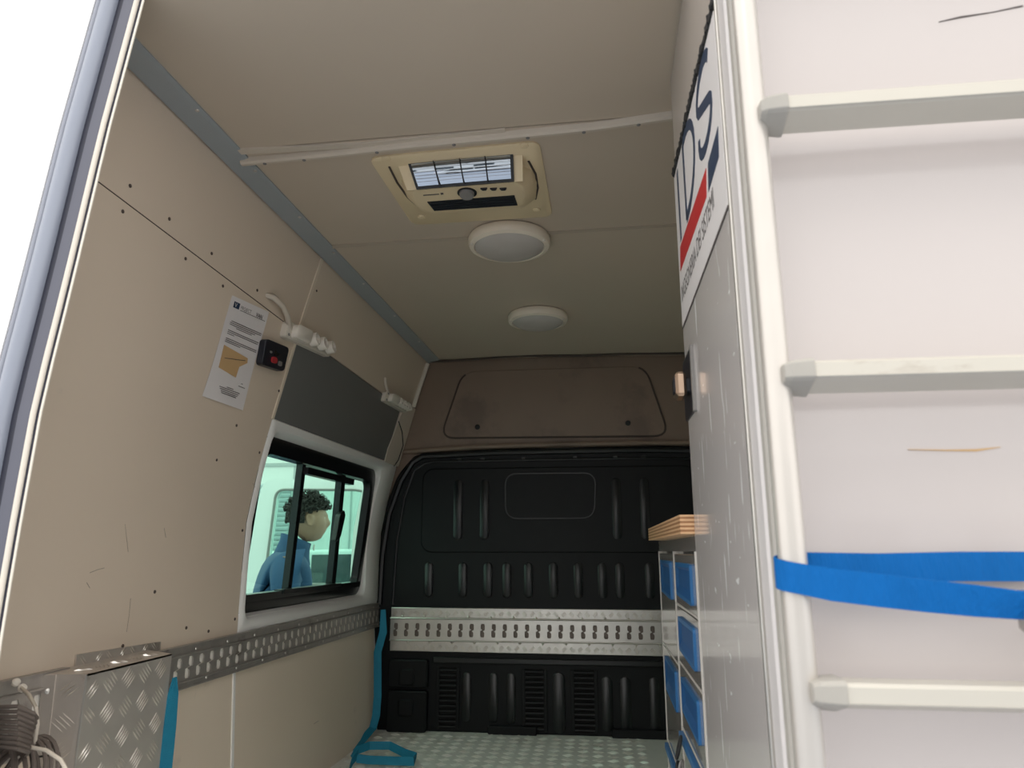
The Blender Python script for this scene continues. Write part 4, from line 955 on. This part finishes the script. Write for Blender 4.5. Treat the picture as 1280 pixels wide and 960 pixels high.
ringbuild(outer, inn, 'door_frame', M['car_white'], -.03, .03)
sl = MB().tube([DM(p[0],p[1],.032) for p in inn], .009, 6, closed=True).build('window_seal', M['button_grey'], cdoor)
MB().prism(DM, [(.30,-.22),(.35,-.22),(.30,.40),(.25,.40)], -.02, .03).build('quarter_bar', M['button_grey'], cdoor)
MB().prism(DM, inn, -.002, .002).build('window_pane', M['pale_glass'], cdoor)
MB().prism(DM, rrect(.12,1.0,-.98,-.36,.04,4), .03, .045, .006).build('door_lining', M['building_joint'], cdoor)
MB().tube([DM(.97,-.30,.02), DM(.90,-.30,.06), DM(.78,-.30,.06), DM(.71,-.30,.02)], .012, 8).build('pull_handle', M['button_grey'], cdoor)
# parked cars
def wheel(parent, c, r=.32):
    MB().lathe([(r*.6,-.10),(r*.96,-.10),(r,-.07),(r,.07),(r*.96,.10),(r*.6,.10)], c, (0,1,0) if parent.get('ax') else (1,0,0), 28).build('wheel', M['tyre'], parent, smooth=True)
    MB().lathe([(0,-.085),(r*.2,-.09),(r*.58,-.075),(r*.62,-.09),(r*.62,.09),(r*.58,.075),(r*.2,.09),(0,.085)], c, (0,1,0) if parent.get('ax') else (1,0,0), 20).build('hub_cap', M['hub'], parent, smooth=True)
def car(label, loc, rot, prof, glassprof, W_=1.75, group=None, nm='parked_car', red=True, wb=(-1.25,1.3)):
    c = thing(nm, label, 'car', (0,0,0), group)
    # local: +X forward, +Y left, z up from ground
    def MPf(s): return lambda u, v, o=0.: Vector((u, s*(W_/2-.10*max(0,(v-.9))-.04*max(0,.5-v))+o*s, v))
    lft = [MPf(1)(u,v) for u,v in prof]; rgt = [MPf(-1)(u,v) for u,v in prof]
    MB().rings([rgt,lft]).build('car_body', M['car_white'], c, bevel=.03)
    for s in (1,-1):
        for gp in glassprof: MB().prism(MPf(s), gp, -.01, .006).build('side_glass', M['car_glass'], c)
    for x in wb:
        for s in (1,-1):
            cc_ = Vector((x, s*(W_/2-.10), .32)); r=.32
            MB().lathe([(r*.6,-.10),(r*.96,-.10),(r,-.07),(r,.07),(r*.96,.10),(r*.6,.10)], cc_, (0,1,0), 24).build('wheel', M['tyre'], c, smooth=True)
            MB().lathe([(0,-.105),(r*.58,-.11),(r*.6,-.10),(r*.6,.10),(r*.58,.11),(0,.105)], cc_, (0,1,0), 20).build('hub_cap', M['hub'], c, smooth=True)
    fx = prof[-1][0]; 
    return c, MPf
hatch = [(-2.0,.25),(2.0,.25),(2.08,.55),(2.0,.78),(1.05,.98),(.25,1.46),(-1.35,1.50),(-1.85,1.05),(-2.05,.85)]
hg = [[(.95,.98),(.28,1.40),(-.30,1.42),(-.30,.98)],[(-.36,.98),(-.36,1.42),(-1.25,1.43),(-1.6,1.02)]]
def finish_car(c, prof_ws, prof_rw, front, rear, W_):
    for nm, (a, b) in (('windscreen', prof_ws), ('rear_glass', prof_rw)):
        d_ = Vector((b[0]-a[0], b[1]-a[1])); n_ = Vector((d_.y, -d_.x)).normalized()*(1 if nm == 'windscreen' else -1)
        if nm == 'rear_glass': n_ = Vector((-d_.y, d_.x)).normalized(); n_ = n_ if n_.x < 0 else -n_
        else: n_ = n_ if n_.x > 0 else -n_
        P_ = [Vector((a[0],-W_/2+.14,a[1])), Vector((a[0],W_/2-.14,a[1])), Vector((b[0],W_/2-.2,b[1])), Vector((b[0],-W_/2+.2,b[1]))]
        off = Vector((n_.x,0,n_.y))
        MB().hexa([p-off*.01 for p in P_]+[p+off*.006 for p in P_]).build(nm, M['car_glass'], c)
    for s in (1,-1):
        MB().bbox(front[0]-.05, front[0]+.03, s*(W_/2-.35)-.14, s*(W_/2-.35)+.14, front[1]-.07, front[1]+.07, .02).build('headlamp', M['hub'], c)
        MB().bbox(rear[0]-.03, rear[0]+.05, s*(W_/2-.2)-.10, s*(W_/2-.2)+.10, rear[1]-.10, rear[1]+.10, .02).build('tail_lamp', M['light_red'], c)
        MB().bbox(.78,.92, s*(W_/2+.08)-.10, s*(W_/2+.08)+.08, .98, 1.12, .03).build('door_mirror', M['hub'], c)
c1, _ = car('white parked hatchback seen through the side window beyond the cab door', None, 0, hatch, hg)
finish_car(c1, ((1.0,1.0),(.32,1.42)), ((-1.80,1.08),(-1.40,1.44)), (2.0,.66), (-2.0,.85), 1.75)
c1.location = (-4.1, 9.2, GZ); c1.rotation_euler = (0,0,math.radians(200))
c2, _ = car('white car parked behind the photographer, mirrored in the ventilator', None, 0, hatch, hg)
finish_car(c2, ((1.0,1.0),(.32,1.42)), ((-1.80,1.08),(-1.40,1.44)), (2.0,.66), (-2.0,.85), 1.75)
c2.location = (-1.6, -7.6, GZ); c2.rotation_euler = (0,0,math.radians(8))
c3 = copy_tree(c2); c3['label'] = 'second white car parked to the right behind the photographer'; c3.location = (3.4, -8.6, GZ); c3.rotation_euler = (0,0,math.radians(172))
# building beyond, with joints and a roller shutter
bd = thing('building', 'pale building with vertical wall joints and a grey shutter beyond the cars', 'building', (-9, 17, GZ))
MB().box(-22, 3.5, 17, 21, GZ, 6.5).build('wall', M['building'], bd)
for k in range(16):
    x = -21+1.5*k; MB().box(x-.02, x+.02, 16.985, 17.0, GZ, 6.5).build('wall_joint', M['building_joint'], bd)
MB().box(-22, 3.5, 16.97, 17.0, 2.05, 2.13).build('wall_band', M['building_joint'], bd)
mb = None
for k in range(26):
    z = GZ+.12+k*.115
    if z > 1.6: break
    MB().hexa([(-9.6,16.95,z),(-7.55,16.95,z),(-7.55,17.0,z),(-9.6,17.0,z),(-9.6,16.93,z+.05),(-7.55,16.93,z+.05),(-7.55,17.0,z+.10),(-9.6,17.0,z+.10)]).build('shutter_slat', M['shutter'], bd)
b2 = thing('building', 'low pale building standing far behind the photographer', 'building', (0, -20, GZ))
MB().box(-14, 14, -24, -20, GZ, 2.6).build('wall', M['building'], b2)
for k in range(7): MB().box(-12+3.6*k, -10.2+3.6*k, -20.0, -19.97, -.6, .8).build('window', M['car_glass'], b2)

# person walking past, in profile
def skin_mesh(verts, edges, radii, sub=2, root=0):
    me = bpy.data.meshes.new('tmp'); me.from_pydata(verts, edges, []); ob = bpy.data.objects.new('tmp', me); COL.objects.link(ob)
    md = ob.modifiers.new('s', 'SKIN'); md.use_smooth_shade = True
    sv = me.skin_vertices[0].data
    for i, r in enumerate(radii): sv[i].radius = (r, r) if not isinstance(r, tuple) else r; sv[i].use_root = (i == root)
    m2 = ob.modifiers.new('b', 'SUBSURF'); m2.levels = sub; m2.render_levels = sub
    bpy.context.view_layer.update()
    out = bpy.data.meshes.new_from_object(ob.evaluated_get(bpy.context.evaluated_depsgraph_get()))
    bpy.data.objects.remove(ob)
    return [v.co.copy() for v in out.vertices], [tuple(p.vertices) for p in out.polygons]
class SK:
    def __init__(s): s.v = []; s.e = []; s.r = []
    def chain(s, pts, rs, start=None):
        prev = start
        for p, r in zip(pts, rs):
            s.v.append(p); s.r.append(r); i = len(s.v)-1
            if prev is not None: s.e.append((prev, i))
            prev = i
        return prev
PX, PY = -1.685, 3.76
HDG = math.radians(32)
pe = thing('person', 'person with dark curly hair and blue collared jacket walking past outside the window', 'person', (PX, PY, GZ))
pe.rotation_euler = (0,0,HDG)
# local: x forward, y left, z up from ground
def person():
    k = SK()
    k.chain([(0,0,.93),(.0,0,1.05),(.015,0,1.20),(.02,0,1.34),(.03,0,1.44)], [.125,.115,.13,.135,.085]); top = 4; chest = 3
    k.chain([(.05,0,1.51),(.075,0,1.57)], [.056,.056], top)
    for s in (1,-1):
        k.chain([(.02,s*.17,1.40),(-.02*s,s*.215,1.13),(.10-.08*s,s*.22,.90),(.12-.08*s,s*.215,.855)], [.062,.045,.030,.026], chest)
        k.chain([(0,s*.09,.90),(.10*s,s*.10,.50),(.02*s+(.0 if s > 0 else -.14),s*.10,.10),(.02*s+(.02 if s > 0 else -.10),s*.10,.05),(.15 if s > 0 else .02,s*.11,.035)], [.088,.062,.042,.038,.032], 0)
    V1, F1 = skin_mesh(k.v, k.e, k.r)
    # hands: palm and five fingers, each a chain
    for s in (1,-1):
        h = SK(); w0 = Vector((.12-.08*s, s*.215, .855))
        h.chain([w0, w0+Vector((.006,0,-.04)), w0+Vector((.010,0,-.075))], [.024,.030,.030])
        V2, F2 = skin_mesh(h.v, h.e, h.r, 1); b = len(V1); V1 += V2; F1 += [tuple(b+i for i in f) for f in F2]
        for q_, (dx, L_) in enumerate(((-.026,.058),(-.009,.072),(.009,.078),(.026,.070),(.036,.05))):
            h = SK(); b0 = w0+Vector((dx+.010,0,-.078 if q_ < 4 else -.035)); d_ = Vector((.15,-s*.15,-1)) if q_ < 4 else Vector((.75,-s*.2,-.6)); d_.normalize()
            h.chain([b0-d_*.01, b0+d_*L_*.5, b0+d_*L_*.8+Vector((-.006,-s*.008,0)), b0+d_*L_+Vector((-.012,-s*.014,0))], [.010,.009,.008,.007])
            V2, F2 = skin_mesh(h.v, h.e, h.r, 1); b = len(V1); V1 += V2; F1 += [tuple(b+i for i in f) for f in F2]
    # head
    V2 = []; F2 = []; nu, nv = 40, 28; hc = Vector((.115, 0, 1.635))
    for j in range(nv+1):
        th_ = math.pi*j/nv
        for i in range(nu):
            ph = 2*math.pi*i/nu; d = Vector((math.sin(th_)*math.cos(ph), math.sin(th_)*math.sin(ph), math.cos(th_)))
            x, y, z = d.x*.098, d.y*.077, d.z*.118
            if z < 0: t = -z/.118; y *= 1-.28*t; x = x*(1-.10*t)+.022*t if x > 0 else x*(1-.35*t)
            if x > .04:
                f = max(0, 1-(y/.018)**2)
                x += .018*f*math.exp(-((z+.022)/.022)**2)+.010*f*math.exp(-((z-.0)/.03)**2)      # nose
                x += .006*max(0,1-(y/.05)**2)*math.exp(-((z-.03)/.012)**2)                          # brow
                x -= .008*math.exp(-((abs(y)-.032)/.014)**2-((z-.010)/.012)**2)                      # sockets
                x += .006*max(0,1-(y/.03)**2)*math.exp(-((z+.058)/.008)**2)+.005*max(0,1-(y/.03)**2)*math.exp(-((z+.070)/.007)**2)  # lips
                x += .008*max(0,1-(y/.03)**2)*math.exp(-((z+.098)/.014)**2)                          # chin
            V2.append(hc+Vector((x,y,z)))
    for j in range(nv):
        for i in range(nu): F2.append((j*nu+i, j*nu+(i+1) % nu, (j+1)*nu+(i+1) % nu, (j+1)*nu+i))
    b = len(V1); V1 += V2; F1 += [tuple(b+i for i in f) for f in F2]
    for s in (1,-1):       # ears
        e = MB(); e.tube([hc+Vector((-.006+.016*math.cos(t)-.006*math.sin(t), s*(.077+.006), -.004+.031*math.sin(t))) for t in [2*math.pi*i/16 for i in range(16)]], .0055, 8, closed=True)
        e.hull([hc+Vector((-.004+.014*math.cos(t), s*(.072+o_), -.004+.026*math.sin(t))) for t in [2*math.pi*i/12 for i in range(12)] for o_ in (0,.008)])
        b = len(V1); V1 += e.v; F1 += [tuple(b+i for i in f) for f in e.f]
    me = bpy.data.meshes.new('body'); me.from_pydata([tuple(v) for v in V1], [], F1); me.materials.append(M['skin'])
    o = bpy.data.objects.new('body', me); COL.objects.link(o); o.parent = pe
    md = o.modifiers.new('join', 'REMESH'); md.mode = 'VOXEL'; md.voxel_size = .006; md.use_smooth_shade = True
    ms = o.modifiers.new('smooth', 'SMOOTH'); ms.iterations = 2; ms.factor = .5
    return hc
hc = person()
def skpart(name, k, m, sub=2, extra=None):
    V_, F_ = skin_mesh(k.v, k.e, k.r, sub); 
    if extra: b = len(V_); V_ += extra.v; F_ += [tuple(b+i for i in f) for f in extra.f]
    me = bpy.data.meshes.new(name); me.from_pydata([tuple(v) for v in V_], [], F_); me.materials.append(m)
    for p in me.polygons: p.use_smooth = True
    o = bpy.data.objects.new(name, me); COL.objects.link(o); o.parent = pe; return o
k = SK(); k.chain([(-.01,0,.88),(-.01,0,1.02),(.0,0,1.18),(.005,0,1.32),(.02,0,1.43)], [(.165,.145),(.16,.14),(.175,.15),(.18,.155),(.125,.11)])
for s in (1,-1): k.chain([(.0,s*.165,1.40),(-.02,s*.20,1.34),(-.02*s-.01,s*.235,1.13),(.08-.08*s,s*.235,.92),(.105-.08*s,s*.225,.875)], [.088,.082,.070,.054,.046], 3)
jk = skpart('jacket', k, M['jacket'])
mb = MB()
def colr(r, z, dx): return [Vector((dx+.06+r*1.02*math.cos(t), r*.95*math.sin(t), z+.028*math.cos(t)*(-1))) for t in [2*math.pi*i/28 for i in range(28)]]
mb.rings([colr(.098,1.42,-.020), colr(.086,1.46,-.015), colr(.078,1.50,-.008), colr(.080,1.532,-.004), colr(.074,1.534,-.004), colr(.070,1.50,-.008), colr(.075,1.46,-.01)], caps=False)
o = mb.v
me = bpy.data.meshes.new('collar'); me.from_pydata([tuple(v) for v in mb.v], [], mb.f); me.materials.append(M['jacket'])
for p in me.polygons: p.use_smooth = True
co = bpy.data.objects.new('collar', me); COL.objects.link(co); co.parent = jk
zp = bpy.data.meshes.new('zip_pull'); mbz = MB().bbox(.150,.158,-.004,.004,1.47,1.50,.001); zp.from_pydata([tuple(v) for v in mbz.v], [], mbz.f); zp.materials.append(M['alu']); zo = bpy.data.objects.new('zip_pull', zp); COL.objects.link(zo); zo.parent = jk
k = SK(); k.chain([(0,0,.90),(0,0,.98)], [(.135,.12),(.13,.115)])
for s in (1,-1): k.chain([(0,s*.09,.86),(.10*s,s*.10,.50),(.02*s+(.0 if s > 0 else -.14),s*.10,.13)], [.108,.085,.068], 0)
skpart('trousers', k, M['trouser'])
for s in (1,-1):
    x = .04 if s > 0 else -.12
    k = SK(); k.chain([(x-.05,s*.105,.045),(x+.05,s*.105,.045),(x+.17,s*.11,.035)], [.045,.048,.036]); skpart('shoe', k, M['shoe'])
# hair: a cap under some hundred curls
def hair():
    mb = MB(); nu, nv = 32, 18; rows = []
    for j in range(nv+1):
        th_ = math.pi*.66*j/nv; r = []
        for i in range(nu):
            ph = 2*math.pi*i/nu; d = Vector((math.sin(th_)*math.cos(ph), math.sin(th_)*math.sin(ph), math.cos(th_)))
            lim = 1.0
            if d.x > -.28 and d.z < .30: lim = .80
            if d.z < -.25: lim = .82
            r.append(hc+Vector((d.x*.104*lim-.006, d.y*.083*lim, d.z*.126*lim+.004)))
        rows.append(r)
    mb.rings(rows)
    for n in range(520):
        th_ = math.acos(1-random.random()*1.25); ph = random.uniform(0, 2*math.pi); d = Vector((math.sin(th_)*math.cos(ph), math.sin(th_)*math.sin(ph), math.cos(th_)))
        if d.x > .45 and d.z < .42: continue
        if d.z < .28 and d.x > -.25: continue
        if d.z < -.1: continue
        b_ = hc+Vector((d.x*.102-.006, d.y*.080, d.z*.124)); t1 = d.orthogonal().normalized(); t2 = d.cross(t1); L_ = .045 if d.z > .3 else .018; rr = random.uniform(.006,.010); a0 = random.uniform(0,6)
        mb.tube([b_+d*L_*q_/7+(t1*math.cos(a0+q_*1.1)+t2*math.sin(a0+q_*1.1))*rr for q_ in range(8)], [.0042,.0042,.0042,.004,.0036,.003,.002,.001], 5)
    me = bpy.data.meshes.new('hair'); me.from_pydata([tuple(v) for v in mb.v], [], mb.f); me.materials.append(M['hair'])
    for p in me.polygons: p.use_smooth = True
    o = bpy.data.objects.new('hair', me); COL.objects.link(o); o.parent = pe
hair()
for s in (1,-1):
    e = MB().lathe([(0,-.010),(.006,-.008),(.010,0),(.006,.008),(0,.010)], (hc.x+.074, s*.031, hc.z+.010), (1,0,0), 12)
    me = bpy.data.meshes.new('eye'); me.from_pydata([tuple(v) for v in e.v], [], e.f); me.materials.append(M['paper']); o = bpy.data.objects.new('eye', me); COL.objects.link(o); o.parent = pe
